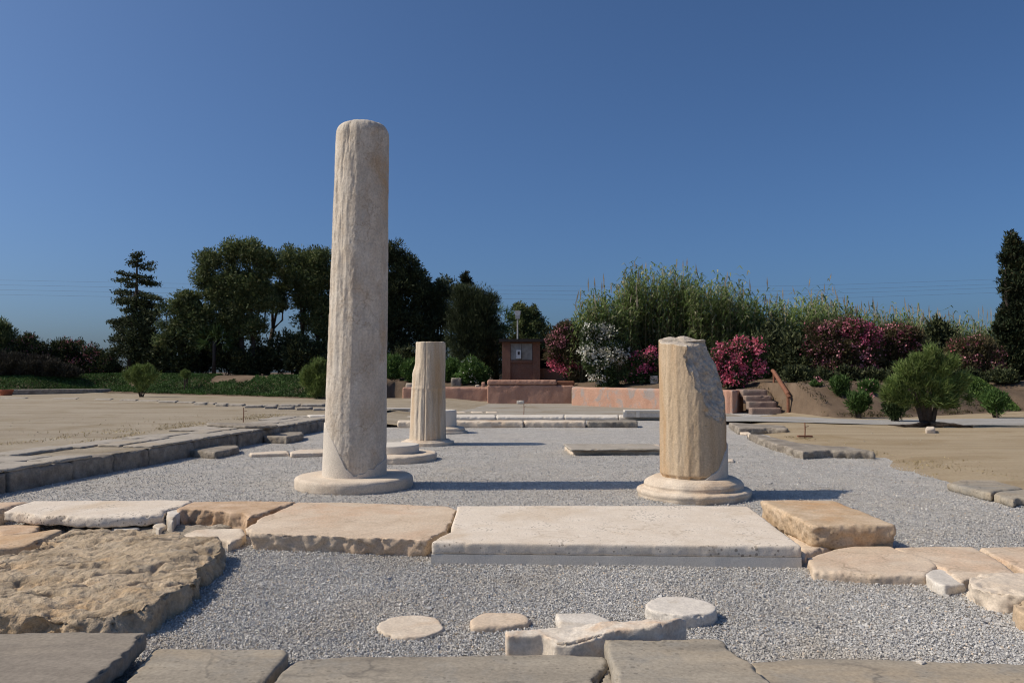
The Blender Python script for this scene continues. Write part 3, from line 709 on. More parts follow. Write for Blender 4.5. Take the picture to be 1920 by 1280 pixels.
# fracture faces carry the fresh broken stone
me = sh.data; me.materials.append(M['fracture'])
for po in me.polygons:
    c = po.center; x, y, z = c.x, c.y, c.z
    dz = (zbt-z)/RB; m = math.radians(np.interp(dz, *MID)); o = np.interp(dz, *OFF)*RB
    q = x*math.cos(m)+y*math.sin(m)
    if (q > o-.05+.03*fb(x*5, y*5, z*5) and math.hypot(x, y) < RB*.93) or po.index >= 280*220: po.material_index = 1
Vp = []; Fp = []; nt = 50; nzp = 16
for j in range(nt+1):
    deg = -72+140*j/nt; a = math.radians(deg-11)
    h = float(np.interp(deg, [-72, -50, -25, 0, 40, 68], [.01, .10, .30, .42, .5, .5]))+.015*fb(deg*.06, 3, 0)
    for k in range(nzp+1):
        z = zb0+h*k/nzp; r = RB+.010-(.03 if k == nzp else 0)
        Vp.append((bc[0]+r*math.cos(a), bc[1]+r*math.sin(a), z))
for j in range(nt):
    for k in range(nzp):
        a0 = j*(nzp+1)+k; Fp.append((a0, a0+nzp+1, a0+nzp+2, a0+1))
part('restored_patch', Vp, Fp, 'repair', t, True, 'plain white repair at the lower right of the shaft')
rb = 104*9.8/F
prof = [(rb-.05, -.05), (rb-.015, -.005), (rb-.008, .03), (rb, .045), (rb+.003, .065), (rb-.004, .085), (rb-.03, .098), (rb-.085, .104), (rb-.09, .125), (rb-.085, .15), (rb-.105, .185), (rb-.15, .215), (rb-.20, .232), (RB*.6, .238)]
Vb, Fbb = lathe_rock(dense(prof, 90), bc[0], bc[1], 180, .014, 5)
part('moulded_base', Vb, Fbb, 'drum', t, True)

# mid column
mc = (P(805, 829, .0)[0], 16.9); RM = 34.2*16.9/F; RM1 = 30*16.9/F; zmt = A(806, 643, 16.9)[2]
t = thing('marble_column', 'waist high stained column stump with fluted lower half and thin plate base', 'column', (mc[0], mc[1], 0))
def fr_mid(th, z, u):
    x, y = math.cos(th), math.sin(th); r = RM+(RM1-RM)*u
    fl = .014*(abs(math.sin(10*th))**1.2); r -= fl*smst((.53-u)/.03)*(.6 if x < -.5 else 1)
    r -= .012*smst((u-.53)/.03)*.6
    r += .012*fb(x*2.5, y*2.5, z*1.2)+.005*fb(x*9, y*9, z*5)
    r -= .055*smst((-x-.35)*2.2)*smst((u-.66)/.14)
    dth = abs(((th-math.radians(264)+math.pi) % (2*math.pi))-math.pi)
    if dth < .035: r -= .022
    return r
Vc, Fcc = column_grid(*mc, .10, zmt, 220, 160, fr_mid, [(.985, .012), (.95, .018), (.8, .018), (.4, .02)], lean=(.03, 0))
part('shaft', Vc, Fcc, 'midcol', t, True)
rm = 49*16.9/F
Vb, Fbb = lathe_rock(dense([(rm, -.04), (rm, .055), (rm-.02, .068), (rm*.85, .072), (rm*.84, .098), (RM*.5, .1)], 40), mc[0], mc[1], 120, .012, 5)
part('base_plate', Vb, Fbb, 'drum', t, True)

# low two-step drum between them
dc = (P(752, 851, 0)[0], 13.9)
t = thing('column_base', 'low two stepped round column base half hidden behind the tall column', 'column base', (*dc, 0))
r1 = 79*13.9/F; r2 = 46*13.9/F
Vb, Fbb = lathe_rock(dense([(r1-.02, -.04), (r1, .0), (r1, .085), (r1-.02, .11), (r1-.06, .118), (r2*.6, .12)], 40), *dc, 120, .02, 5)
part('lower_disc', Vb, Fbb, 'drum', t, True)
Vb, Fbb = lathe_rock(dense([(r2, .119), (r2, .25), (r2-.012, .262), (r2*.4, .264)], 30), *dc, 120, .004, 5)
part('upper_disc', Vb, Fbb, 'marble_plain', t, True)
# far pedestal drum
pc = (P(832, 808, 0)[0], 20.3)
t = thing('column_base', 'plain grey white drum on a moulded base behind the stained column stump', 'column base', (*pc, 0))
r1 = 43*20.3/F; r2 = 26*20.3/F
Vb, Fbb = lathe_rock(dense([(r1+.05, -.04), (r1+.05, .03), (r1-.02, .04), (r1-.01, .09), (r1-.05, .13), (r2+.03, .15), (r2*.5, .152)], 40), *pc, 100, .01, 5)
part('moulded_base', Vb, Fbb, 'drum', t, True)
zz = A(832, 768, 20.3)[2]
Vb, Fbb = lathe_rock(dense([(r2, .151), (r2-.005, zz-.02), (r2-.02, zz), (r2*.4, zz+.002)], 30), *pc, 100, .003, 5)
part('drum', Vb, Fbb, 'marble_plain', t, True)

# ------------------------------------------------------------------ far stylobate, sill and blocks
GS = 'stone courses across the far end of the gravel'
xr = [(745, 850), (850, 982), (982, 1100), (1100, 1196)]
lab = ['leftmost brown stone of the far low course, behind the stained stump', 'brown stone of the far low course right of the plain drum', 'stone of the far low course with a dark notch', 'greyish right end stone of the far low course']
for (a, b), l in zip(xr, lab):
    slab('course_stone', l, 'course stone', [(a+1, 787), (b-1, 787), (b-1, 790), (a+1, 790)], .16, -.03, 'kerb' if a > 1090 else 'drum', vox=.035, smooth=1, side=(.02, 5), top=(.006, 3), edge=.025, group=GS)
xr = [(722, 850), (850, 930), (930, 1058), (1058, 1160), (1160, 1300)]
lab = ['white sill stone at left end behind the column stump', 'white sill stone just right of the plain drum', 'white sill stone behind the thin post', 'white sill stone left of the framed marble block', 'white sill stone under the framed marble block']
for (a, b), l in zip(xr, lab):
    slab('sill_stone', l, 'sill stone', [(a+.6, 777), (b-.6, 777), (b-.6, 781), (a+.6, 781)], .10, -.03, 'marble_cut', vox=.03, smooth=1, side=(.004, 5), top=(.004, 3), edge=.008, group='white sill stones at the far end')
def framed(name, label, xa, xb, xm, ytop, ybot, z0):
    c0 = np.array(P(xa, ybot, z0)); c1 = np.array(P(xb, ybot, z0)); d = c0[1]; zt_ = A(xa, ytop, d)[2]
    t = thing(name, label, 'marble block', ((c0[0]+c1[0])/2, d+.2, z0))
    m = MB().box(c0[0], c1[0], d+.05, d+.4, z0, zt_-.05); part('block', m.V, m.F, 'marble_cut', t)
    m = MB().box(c0[0], c1[0], d, d+.42, zt_-.05, zt_)
    part('cap', m.V, m.F, 'marble_plain', t)
    for q in ([xa, xm, xb] if xm else [xa, xb]):
        x = P(q, ybot, z0)[0]; m = MB().box(x-.06, x+.06, d, d+.05, z0, zt_-.052); part('rib', m.V, m.F, 'marble_plain', t)
framed('framed_block', 'white marble block with raised frame standing on the far sill at right', 1172, 1262, 1196, 769, 782, .10)
framed('framed_block', 'white marble block with grey front beside the tall column far behind', 700, 769, None, 765, 780, .0)
m = MB().box(*sorted((P(971, 757, 0)[0], P(982, 757, 0)[0])), P(975, 758, 0)[1]-.1, P(975, 758, 0)[1]+.1, 0, .30)
slab('marker_block', 'small white square marker standing at the foot of the middle pink wall', 'marker', [P(969, 758, 0), P(983, 758, 0), (P(983, 758, 0)[0], P(983, 758, 0)[1]+.15), (P(969, 758, 0)[0], P(969, 758, 0)[1]+.15)], .19, 0, 'marble_plain', vox=.03, smooth=1, world=True, side=(.003, 4), edge=.004)
for k, (x, y) in enumerate(((862, 772), (894, 772), (922, 772))):
    slab('flat_stone', ['flat pale stone on far soil, nearest the plain drum', 'flat pale stone on far soil, middle of three', 'flat pale stone on far soil, right of three'][k], 'flat stone', [(x-12, y-1), (x+10, y-1), (x+13, y+1), (x-10, y+1)], .04, -.02, 'drum', vox=.04, edge=.02, group='three flat stones before the pink wall')
slab('stone_platform', 'low rectangular platform with thin grey cover slab left of the broken column', 'platform',
     [(1072, 843), (1250, 843), (1236, 832), (1056, 832)], .08, -.03, 'drum', vox=.03, side=(.025, 8), edge=.03)
slab('cover_slab', 'thin smooth grey cover slab on the low platform', 'slab',
     [(1070, 842), (1250, 841), (1222, 831.5), (1055, 831.5)], .11, .08, 'flag', vox=.02, smooth=1, top=(.002, 3), side=(.006, 6), edge=.01)

# ------------------------------------------------------------------ left kerb blocks and flagstones
cuts = [4.2, 5.7, 7.3, 8.9, 10.05, 11.25, 12.2, 13.1, 14.5, 16.2, 17.6, 19.2, 20.6, 22.3]
for i in range(len(cuts)-1):
    y0, y1 = cuts[i]+.012, cuts[i+1]-.012; j = .02*random.uniform(-1, 1)
    pts = [(wall_x(y0)+j, y0), (wall_x(y1)+j, y1), (wall_x(y1)-.38, y1), (wall_x(y0)-.38, y0)]
    slab('kerb_block', 'dark weathered kerb block in the long low wall along the left of the gravel', 'kerb block', pts, .262, -.08, 'kerb', vox=.033, side=(.03, 5), top=(.008, 3), edge=.03, world=True, group='kerb blocks of the left retaining wall')
y = 4.0; k = 0
while y < 27:
    L = random.uniform(.7, 1.7); wds = [0, random.uniform(.5, .85), random.uniform(1.05, 1.35), random.uniform(1.6, 2.0)] if y < 22 else [-.1, .8, 1.5]
    for a, b in zip(wds[:-1], wds[1:]):
        if random.random() < .06: continue
        o = random.uniform(-.25, .25) if a > 0 else 0
        q = lambda s, yy: (wall_x(yy)-s+(.025 if s <= 0 else 0), yy+o)
        pts = [q(a+.008, y+.008), q(a+.008+random.uniform(0, .03), y+L-.008), q(b-.008, y+L+random.uniform(-.1, .06)), q(b-.008-random.uniform(0, .05), y+random.uniform(-.04, .08))]
        z = .285+random.uniform(0, .022) if y < 22 else .275
        slab('flagstone', 'weathered pale grey flagstone of the path along the left kerb wall', 'flagstone', pts, z, .255, 'flag', vox=.032, smooth=1, top=(.004, 2), side=(.008, 6), edge=.02, world=True, group='flagstones along the left kerb wall')
    y += L
slab('long_plank_stone', 'long narrow grey stone bar lying across the flagstones', 'stone bar', [(386, 791), (470, 793), (519, 795), (522, 797), (460, 798), (388, 794)], .36, .29, 'kerb', vox=.03, edge=.01)
slab('grey_block', 'low grey block jutting from the left kerb, the nearer of two', 'stone block', [(354, 843), (386, 834.5), (447, 833.5), (449, 838), (404, 847)], .115, -.03, 'kerb', vox=.025, side=(.02, 8), edge=.02)
slab('grey_block', 'low grey block jutting from the left kerb, the farther of two', 'stone block', [(494, 817), (505, 809.5), (568, 808.5), (569, 813), (538, 818.5)], .14, -.03, 'kerb', vox=.03, side=(.03, 7), edge=.03)
slab('edging_stone', 'thin tan edging stone in the gravel, left of a pair', 'edging stone', [(466, 848), (510, 845), (541, 844), (542, 849), (470, 851)], .05, -.02, 'drum', vox=.02, edge=.02)
slab('edging_stone', 'thin tan edging stone in the gravel touching the tall column', 'edging stone', [(544, 846), (560, 842), (625, 841), (626, 847), (546, 850)], .065, -.02, 'drum', vox=.02, edge=.02)
slab('edging_stone', 'small tan sliver in the gravel behind the broken column', 'edging stone', [(1352, 858), (1376, 860), (1376, 863), (1350, 863)], .03, -.02, 'drum', vox=.02, edge=.01)
# line of thin flat edging slabs across the left sand
pts = [(-40, 746), (0, 746), (48, 746), (97, 747), (144, 747), (176, 748), (208, 748.5), (222, 749.5), (255, 751), (295, 752), (330, 753.5), (362, 755), (386, 756), (402, 757), (424, 758), (456, 759)]
for i in range(len(pts)-1):
    (xa, ya), (xb, yb) = pts[i], pts[i+1]
    slab('edging_slab', 'thin tan slab in the stepped edging line across the left sand', 'edging slab', [(xa+.8, ya), (xb-.8, ya+.2), (xb-.8+6, ya-1.6), (xa+5, ya-1.6)], ZL+.05+.03*(i % 2), ZL-.06, 'flag', vox=.03, smooth=1, edge=.02, group='stepped edging slabs on the left sand')
for i, (xa, xb, ya) in enumerate(((458, 490, 760), (492, 518, 759), (522, 560, 758.5), (564, 606, 758), (496, 515, 761.5), (520, 548, 763), (556, 582, 764), (586, 612, 765))):
    slab('edging_slab', 'thin tan slab in the stepped edging line across the left sand', 'edging slab', [(xa, ya), (xb, ya-.3), (xb+5, ya-1.8), (xa+5, ya-1.8)], ZL+.07, ZL-.06, 'flag', vox=.03, smooth=1, edge=.02, group='stepped edging slabs on the left sand')
slab('pale_slab', 'thin white slab on the sand touching the left side of the tall column', 'slab', [(575, 777), (612, 776.5), (612, 778.5), (580, 779)], ZL+.05, ZL-.05, 'marble_cut', vox=.04, edge=.02)
# planter kerb and pot at far left
a = A(-60, 742, 42.7)[:2]; b = A(100, 738, 44.5)[:2]; c = A(196, 734, 46)[:2]
slab('planter_kerb', 'low dark concrete kerb along the green bed at far left', 'kerb', [tuple(a), tuple(b), tuple(c), tuple(c+(0.3, .35)), tuple(b+(0, .5)), tuple(a+(0, .5))], ZL+.34, ZL-.1, 'kerb', vox=.06, world=True, side=(.01, 3), edge=.02)
pp = A(11, 742, 42.3)[:2]; 
t = thing('flower_pot', 'terracotta square flower pot at the left edge before the green bed', 'flower pot', (*pp, ZL))
m = MB(); r0, r1 = .26, .36; h = .36
m.lathe([(r0, ZL), (r1-.03, ZL+h-.09), (r1, ZL+h-.09), (r1, ZL+h), (r1-.05, ZL+h), (r1-.07, ZL+h-.07), (.02, ZL+h-.08)], pp[0], pp[1], 20)
part('pot', m.V, m.F, 'terracotta', t)
m = MB().lathe([(r1-.07, ZL+h-.075), (.12, ZL+h-.05), (.02, ZL+h-.04)], pp[0], pp[1], 20); part('soil', m.V, m.F, 'soil', t)

# ------------------------------------------------------------------ right side low slabs
slab('ledge_slab', 'rough edged grey ledge slab at the sand edge, behind the broken column', 'ledge slab', [(1384, 802), (1440, 801.5), (1478, 803), (1470, 797), (1410, 794), (1366, 791)], .15, -.03, 'kerb', vox=.035, side=(.04, 6), edge=.03)
slab('ledge_slab', 'long rough edged grey ledge slab where sand meets gravel on the right', 'ledge slab', [(1505, 846), (1560, 843), (1636, 845), (1600, 838), (1500, 830), (1420, 813), (1400, 812), (1450, 830)], .13, -.03, 'kerb', vox=.03, side=(.05, 5), top=(.01, 2), edge=.04)
slab('ledge_slab', 'flat grey slab with dark edge beside the sand at right margin', 'ledge slab', [(1776, 904), (1858, 924), (1866, 919), (1920, 914), (1860, 899), (1800, 899)], .09, -.02, 'slate', vox=.025, top=(.006, 3), edge=.03)
slab('ledge_slab', 'grey slab cut by the right edge with a jagged crack', 'ledge slab', [(1862, 926), (1900, 937), (1912, 933), (2010, 938), (2000, 916), (1924, 916), (1870, 920)], .08, -.02, 'slate', vox=.025, top=(.006, 3), edge=.03)
for k, (x, y) in enumerate(((1395, 810), (1410, 816), (1428, 822), (1446, 829), (1462, 834), (1478, 840), (1490, 846))):
    slab('border_stone', 'small cream border stone embedded along the gravel edge before the long ledge', 'stone', [(x-10, y-3), (x+9, y-2), (x+13, y+2), (x-6, y+1)], .05+.01*(k % 2), -.02, 'drum', vox=.025, edge=.02, group='small border stones at the right gravel edge')
# thin posts
def stake(label, px, yt, yb, z, r=.012, foot_=False):
    p = P(px, yb, z); zt_ = A(px, yt, p[1])[2]
    m = MB().tube([(p[0], p[1], z-.05), (p[0]+.01, p[1], (z+zt_)/2), (p[0]+.005, p[1], zt_)], [r, r, r*.9], 8)
    if foot_: m.box(p[0]-.16, p[0]+.16, p[1]-.05, p[1]+.05, z-.01, z+.025)
    m.tube([(p[0], p[1], zt_-.10), (p[0]+.09, p[1], zt_-.08)], [r*.6, r*.6], 6)
    tag(mesh('stake', m.V, m.F, 'rust', loc=(p[0], p[1], z)), label, 'stake')
stake('thin rusty iron stake on the left sand beside the flagstones', 456, 764, 790, ZL)
stake('thin rusty stake with crossbar foot on the right sand', 1509, 792, 818, ZR, .014, True)
stake('thin grey stake before the middle pink wall', 982, 757, 778, .05)

# ------------------------------------------------------------------ walls, steps, shed
def wallpiece(name, label, p0, p1, thick, z0, z1, mat, capn=None):
    p0 = np.array(p0); p1 = np.array(p1); t_ = (p1-p0)/np.linalg.norm(p1-p0); n_ = np.array((-t_[1], t_[0]))
    if n_[1] < 0: n_ = -n_
    poly = [tuple(p0), tuple(p1), tuple(p1+n_*thick), tuple(p0+n_*thick)]
    return slab(name, label, 'wall', poly, z1, z0, mat, vox=.06, smooth=1, top=(.01, 2), side=(.015, 1.5), low=(.015, .6), edge=.012, world=True)
L0 = P(754, 755, .03); L1 = P(912.3, 756, .0)
wallpiece('garden_wall', 'low pink plaster garden wall behind the column stump', L0, (L1[0]+.2, L0[1]), .3, -.1, A(830, 725.5, L0[1])[2], 'pink')
C0 = P(913.5, 757, 0); C1 = P(1070, 758, 0)
wallpiece('garden_wall', 'taller middle pink garden wall below the terracotta shed', C0, (C1[0]+.25, C0[1]), .3, -.1, A(990, 722, C0[1])[2], 'pink')
slab('ledge_beam', 'pinkish coping ledge along the top of the middle garden wall', 'coping', [(C0[0], C0[1]-.02), (P(1044, 757, 0)[0], C0[1]-.02), (P(1044, 757, 0)[0], C0[1]+.5), (C0[0], C0[1]+.5)], A(990, 712, C0[1])[2], A(990, 721.5, C0[1])[2], 'pink', vox=.05, world=True, edge=.01)
slab('ledge_beam', 'dark wooden looking ledge continuing right of the pink coping', 'coping', [(P(1045, 757, 0)[0], C0[1]+.1), (P(1078, 757, 0)[0], C0[1]+.1), (P(1078, 757, 0)[0], C0[1]+.5), (P(1045, 757, 0)[0], C0[1]+.5)], A(990, 714, C0[1])[2], A(990, 722, C0[1])[2], 'rust', vox=.05, world=True, edge=.01)
R0_ = P(1071, 760, 0); R1_ = P(1374, 774.5, 0); R2_ = P(1408, 773, 0)
zwr = A(1374, 731, R1_[1])[2]
wallpiece('garden_wall', 'sunlit worn pink garden wall running diagonally to the right steps', R0_, R1_, .32, -.1, zwr, 'pinkworn')
wallpiece('garden_wall', 'short pink end wall beside the right steps', (R1_[0]+.03, R1_[1]+.02), (R2_[0], R2_[1]+.9), .32, -.1, zwr-.004, 'pink')
def steps(label, xa, xb, yb, z0, n, rise, tread, mat, rails):
    p0 = np.array(P(xa, yb, z0)); p1 = np.array(P(xb, yb, z0)); d = p0[1]
    t = thing('steps', label, 'steps', ((p0[0]+p1[0])/2, d, z0))
    for k in range(n):
        poly = [(p0[0], d+k*tread), (p1[0]-.06*k, d+k*tread), (p1[0]-.06*k, d+(k+1)*tread+(.02 if k < n-1 else .6)), (p0[0], d+(k+1)*tread+(.02 if k < n-1 else .6))]
        slab('step', None, None, poly, z0+(k+1)*rise, z0+k*rise-.1, mat, vox=.04, smooth=1, top=(.006, 3), side=(.008, 4), edge=.012, world=True, parent=t)
    return t, p0, p1, d
t, p0, p1, d = steps('four pale pink stone steps up the right bank beside the short end wall', 1409, 1466, 775, .02, 4, .215, .36, 'steppink_shaded', 0)
# rusty handrail
q0 = A(1478, 776, d-.05); q0[2] = .03; q1 = np.array((q0[0], q0[1], A(1478, 741, d)[2])); 
q2 = A(1451, 699, d+2.0); q3 = np.array((q2[0], q2[1], bank_z(q2[0], q2[1])-.1))
h = thing('handrail', 'rusty brown steel handrail slanting up beside the right steps', 'handrail', tuple(q0))
m = MB().tube([q0, q1], [.055, .055], 10); part('post', m.V, m.F, 'rust', h)
m = MB().tube([q3, q2], [.045, .045], 10); part('post', m.V, m.F, 'rust', h)
m = MB().tube([q1+(.02, -.03, -.06), q1+(0, 0, .04), q2+(0, 0, .05), q2+(-.03, .1, .10)], [.085, .085, .075, .07], 10); part('rail', m.V, m.F, 'rust', h)
t, p0, p1, d = steps('narrow pinkish steps between the tall column and the left garden wall', 706, 753, 751, .03, 5, .18, .34, 'pinkworn', 0)
q0 = A(724, 748, d+.3); q1 = A(729, 718, d+.3); q2 = A(753, 697, d+2.2); q3 = A(753, 722, d+2.2)
h = thing('handrail', 'thin dark handrail above the narrow steps beside the tall column', 'handrail', (q0[0], q0[1], bank_z(q0[0], q0[1])))
m = MB().tube([q0, q1], [.03, .03], 6); part('post', m.V, m.F, 'dark', h)
m = MB().tube([q3, q2], [.03, .03], 6); part('post', m.V, m.F, 'dark', h)
m = MB().tube([q1, q2], [.035, .035], 6); part('rail', m.V, m.F, 'dark', h)
# shed
ds = 44.0; gz = bank_z(A(977, 712, ds)[0], ds)
xa, xb = A(942, 700, ds)[0], A(1012, 700, ds)[0]; zs = A(970, 641, ds)[2]
t = thing('shed', 'small terracotta plastered shed with flat dark roof above the middle garden wall', 'shed', ((xa+xb)/2, ds, gz-.2))
xm0, xm1 = A(957, 700, ds)[0], A(999, 700, ds)[0]
m = MB().box(xa, xb, ds+.10, ds+2.4, gz-.3, zs)
part('wall', m.V, m.F, 'shed', t)
for x0_, x1_ in ((xa-.02, xm0), (xm1, xb+.02)):
    m = MB().box(x0_, x1_, ds, ds+.102, gz-.3, zs); part('pilaster', m.V, m.F, 'shed', t)
m = MB().box(xm0+.003, xm1-.003, ds+.03, ds+.104, A(970, 676, ds)[2]-.12, A(970, 675, ds)[2]-.02); part('window_sill', m.V, m.F, 'shed', t)
m = MB().box(xa-.18, xb+.18, ds-.3, ds+2.6, zs+.002, zs+.16); part('roof', m.V, m.F, 'dark', t)
bx0, bx1 = A(957.5, 700, ds)[0], A(998, 700, ds)[0]
m = MB().box(bx0, bx1, ds+.05, ds+.105, A(970, 674.5, ds)[2], A(970, 644, ds)[2])
wp = part('window_board', m.V, m.F, 'boardgrey', t)
m = MB().box(A(977.7, 700, ds)[0]-.01, A(977.7, 700, ds)[0]+.01, ds+.043, ds+.052, A(970, 674, ds)[2], A(970, 644.5, ds)[2]); part('board_joint', m.V, m.F, 'dark', wp, base=t)
mbx = MB().box(A(968, 700, ds)[0], A(977, 700, ds)[0], ds-.12, ds+.049, A(970, 672, ds)[2], A(970, 656, ds)[2]); mbo = part('meter_box', mbx.V, mbx.F, 'white', t)
mbx = MB().box(A(970.6, 700, ds)[0], A(974.6, 700, ds)[0], ds-.124, ds-.118, A(970, 665, ds)[2], A(970, 659, ds)[2]); part('display', mbx.V, mbx.F, 'dark', mbo, base=t)
# wing
xw = A(1078, 700, ds)[0]; zw = A(1040, 657, ds)[2]
m = MB().box(xb+.025, xw, ds+.6, ds+2.4, gz-.3, A(1040, 690, ds)[2]); m.box(A(1046, 700, ds)[0], xw, ds+.6, ds+2.4, A(1040, 690, ds)[2]+.001, zw)
part('side_wing', m.V, m.F, 'shed', t)
m = MB().box(xb+.03, A(1046, 700, ds)[0]-.005, ds+.9, ds+2.3, A(1040, 690, ds)[2]+.002, zw-.01); part('opening_shade_fill', m.V, m.F, 'interior_shade', t)  # solid block filling the opening, its shade painted near-black
m = MB().box(xb+.19, xw+.1, ds+.4, ds+2.5, zw+.001, zw+.1); part('wing_roof', m.V, m.F, 'shed', t)
# floodlight on a pole behind the shed
pf = A(970.5, 640, ds+.15); zt_ = A(970.5, 594, ds+.15)[2]
t = thing('floodlight', 'grey floodlight on a thin pole rising from the shed roof', 'floodlight', (pf[0], pf[1], zs+.16))
m = MB().tube([(pf[0], pf[1], zs+.16), (pf[0], pf[1], zt_-.05)], [.045, .04], 10); part('pole', m.V, m.F, 'galv', t)
m = MB().box(pf[0]-.12, pf[0]+.12, pf[1]-.16, pf[1]+.1, zt_-.12, zt_+.10); part('bracket', m.V, m.F, 'galv', t)
m = MB().add([(pf[0]-.15, pf[1]-.12, zt_+.102), (pf[0]+.15, pf[1]-.12, zt_+.102), (pf[0]+.15, pf[1]+.1, zt_+.102), (pf[0]-.15, pf[1]+.1, zt_+.102), (pf[0]-.17, pf[1]-.1, zt_+.34), (pf[0]+.17, pf[1]-.1, zt_+.34), (pf[0]+.17, pf[1]+.02, zt_+.35), (pf[0]-.17, pf[1]+.02, zt_+.35)],
             [(3,2,1,0),(4,5,6,7),(0,1,5,4),(1,2,6,5),(2,3,7,6),(3,0,4,7)])
part('lamp_head', m.V, m.F, 'galv', t)
# garden objects on the bank behind the left wall
def on_bank(name, label, cat, px, py, d, wpx, hpx, mat, kind='box', dpx=None):
    c = A(px, py, d); hw = wpx/2*d/F; hh = hpx*d/F; z0 = c[2]-.1
    slab(name, label, cat, [(c[0]-hw, d), (c[0]+hw, d), (c[0]+hw*.9, d+hw*1.2), (c[0]-hw*.9, d+hw*1.2)], c[2]+hh, z0, mat, vox=.05, smooth=1, side=(.02, 4), edge=.03, world=True)
on_bank('stone_block', 'grey white stone block on the bank beneath the white flowered bush', 'stone block', 855, 725, 42, 20, 17, 'kerb')
on_bank('stone_block', 'pinkish stone at the left end of the middle wall top', 'stone block', 906, 724, 40.6, 7, 8, 'pink')
on_bank('stone_block', 'pale slanting stone beside the narrow steps', 'stone block', 767, 725, 41, 14, 7, 'drum')
on_bank('stone_block', 'grey stone box in shadow behind the narrow steps', 'stone block', 755, 718, 43.5, 14, 10, 'kerb')
on_bank('stone_block', 'little buff stone on the soil left of the middle wall', 'stone block', 895, 726, 41, 8, 5, 'drum')
on_bank('stone_block', 'weathered boulder in shade behind the broken column', 'stone block', 1227, 716, 36, 16, 12, 'drum')
on_bank('stone_block', 'small pale stone at the foot of the right bank near the handrail', 'stone block', 1548, 777, 26.8, 10, 5, 'drum')
on_bank('stone_block', 'pale stone at the far right edge beyond the green mound', 'stone block', 1916, 766, 31.2, 16, 5, 'marble_cut')

# ------------------------------------------------------------------ foliage helpers
def unit(v): return v/(np.linalg.norm(v, axis=-1, keepdims=True)+1e-9)
def leafquads(Cc, D, L, W, aspect_shift=.45):
    n = len(Cc); S = unit(np.cross(D, RNG.normal(size=(n, 3))))
    L = (L*(.6+.8*RNG.random(n)))[:, None]; W = (W*(.6+.8*RNG.random(n)))[:, None]
    b = Cc-D*L*.5; tq = Cc+D*L*.5; m_ = b+D*L*aspect_shift
    V = np.stack([b, m_+S*W*.5, tq, m_-S*W*.5], 1).reshape(-1, 3)
    return V, np.arange(n*4).reshape(n, 4)
def clump_points(cl, nsub, rsub, per, shell=.45, zsquash=1.0):
    cl = np.array(cl, float); wts = (cl[:, 3]*cl[:, 5])**.9; wts /= wts.sum()
    idx = RNG.choice(len(cl), nsub, p=wts); d = unit(RNG.normal(size=(nsub, 3)))
    rr = RNG.random(nsub)**shell
    sc = cl[idx, :3]+d*rr[:, None]*cl[idx, 3:6]
    k = np.repeat(np.arange(nsub), per); g_ = RNG.normal(size=(len(k), 3))*.55; g_ *= np.minimum(1, 1.15/(np.linalg.norm(g_, axis=1, keepdims=True)+1e-6)); g_[:, 2] *= zsquash
    rs = rsub*(.6+.8*RNG.random(nsub))
    pos = sc[k]+g_*rs[k][:, None]
    return pos, unit(g_+1e-6), unit(d)[k], sc
def fol(cl, nsub, rsub, per, L, W, up=.3, out=.6, rnd=.6, shell=.45, zsq=1.0, zmin=None):
    pos, lo, go, sc = clump_points(cl, nsub, rsub, per, shell, zsq)
    D = unit(out*lo+.4*go+np.array((0, 0, up))+rnd*RNG.normal(size=pos.shape))
    if zmin is not None:
        kp = pos[:, 2] > zmin+.02; pos, D = pos[kp], D[kp]
    return leafquads(pos, D, L, W)
def pxcl(lst, d, dep=.8):
    out = []
    for c in lst:
        px, py, rx, ry = c[:4]; off = c[4] if len(c) > 4 else 0
        a = A(px, py, d+off); k = (d+off)/F
        out.append((a[0], a[1], a[2], rx*k, max(rx, ry)*k*dep, ry*k))
    return out
def limbs(m, base, clumps, r, split=.45, kmax=9, wob=.15):
    """one trunk with limbs reaching the clumps"""
    base = np.array(base, float); top = np.mean(np.array(clumps)[:, :3], 0)
    fork = base+(top-base)*split; fork[0] += random.uniform(-.2, .2)
    mid = (base+fork)/2+np.array((random.uniform(-wob, wob), 0, 0))
    m.tube([base-(0, 0, .2), mid, fork], [r*1.25, r*.95, r*.75], 10)
    for c in clumps[:kmax]:
        e = np.array(c[:3]); md = (fork+e)/2+np.array((random.uniform(-.3, .3), random.uniform(-.3, .3), -.1*abs(e[2]-fork[2])))
        m.tube([fork-(0, 0, .05), md, e], [r*.55, r*.38, r*.12], 6)
def tree(name, label, cat, d, base_px, lst, mat, nsub, rsub, per, L, W, tr=.16, split=.45, up=.3, out=.6, rnd=.5, shell=.45, dep=.8, zsq=.8, group=None, trunks=None):
    bx = A(base_px, 700, d)[0]; bz = bank_z(bx, d)
    t = thing(name, label, cat, (bx, d, bz), group)
    cl = pxcl(lst, d, dep)
    V_, F_ = fol(cl, nsub, rsub, per, L, W, up, out, rnd, shell, zsq, zmin=bz)
    part('crown', V_, F_, mat, t)
    m = MB()
    if trunks:
        for bpx, ids in trunks:
            b_ = A(bpx, 700, d)[0]; limbs(m, (b_, d+random.uniform(-.3, .3), bz), [cl[i] for i in ids], tr, split)
    else: limbs(m, (bx, d, bz), cl, tr, split)
    part('trunk', m.V, m.F, 'bark', t, True)
    return t
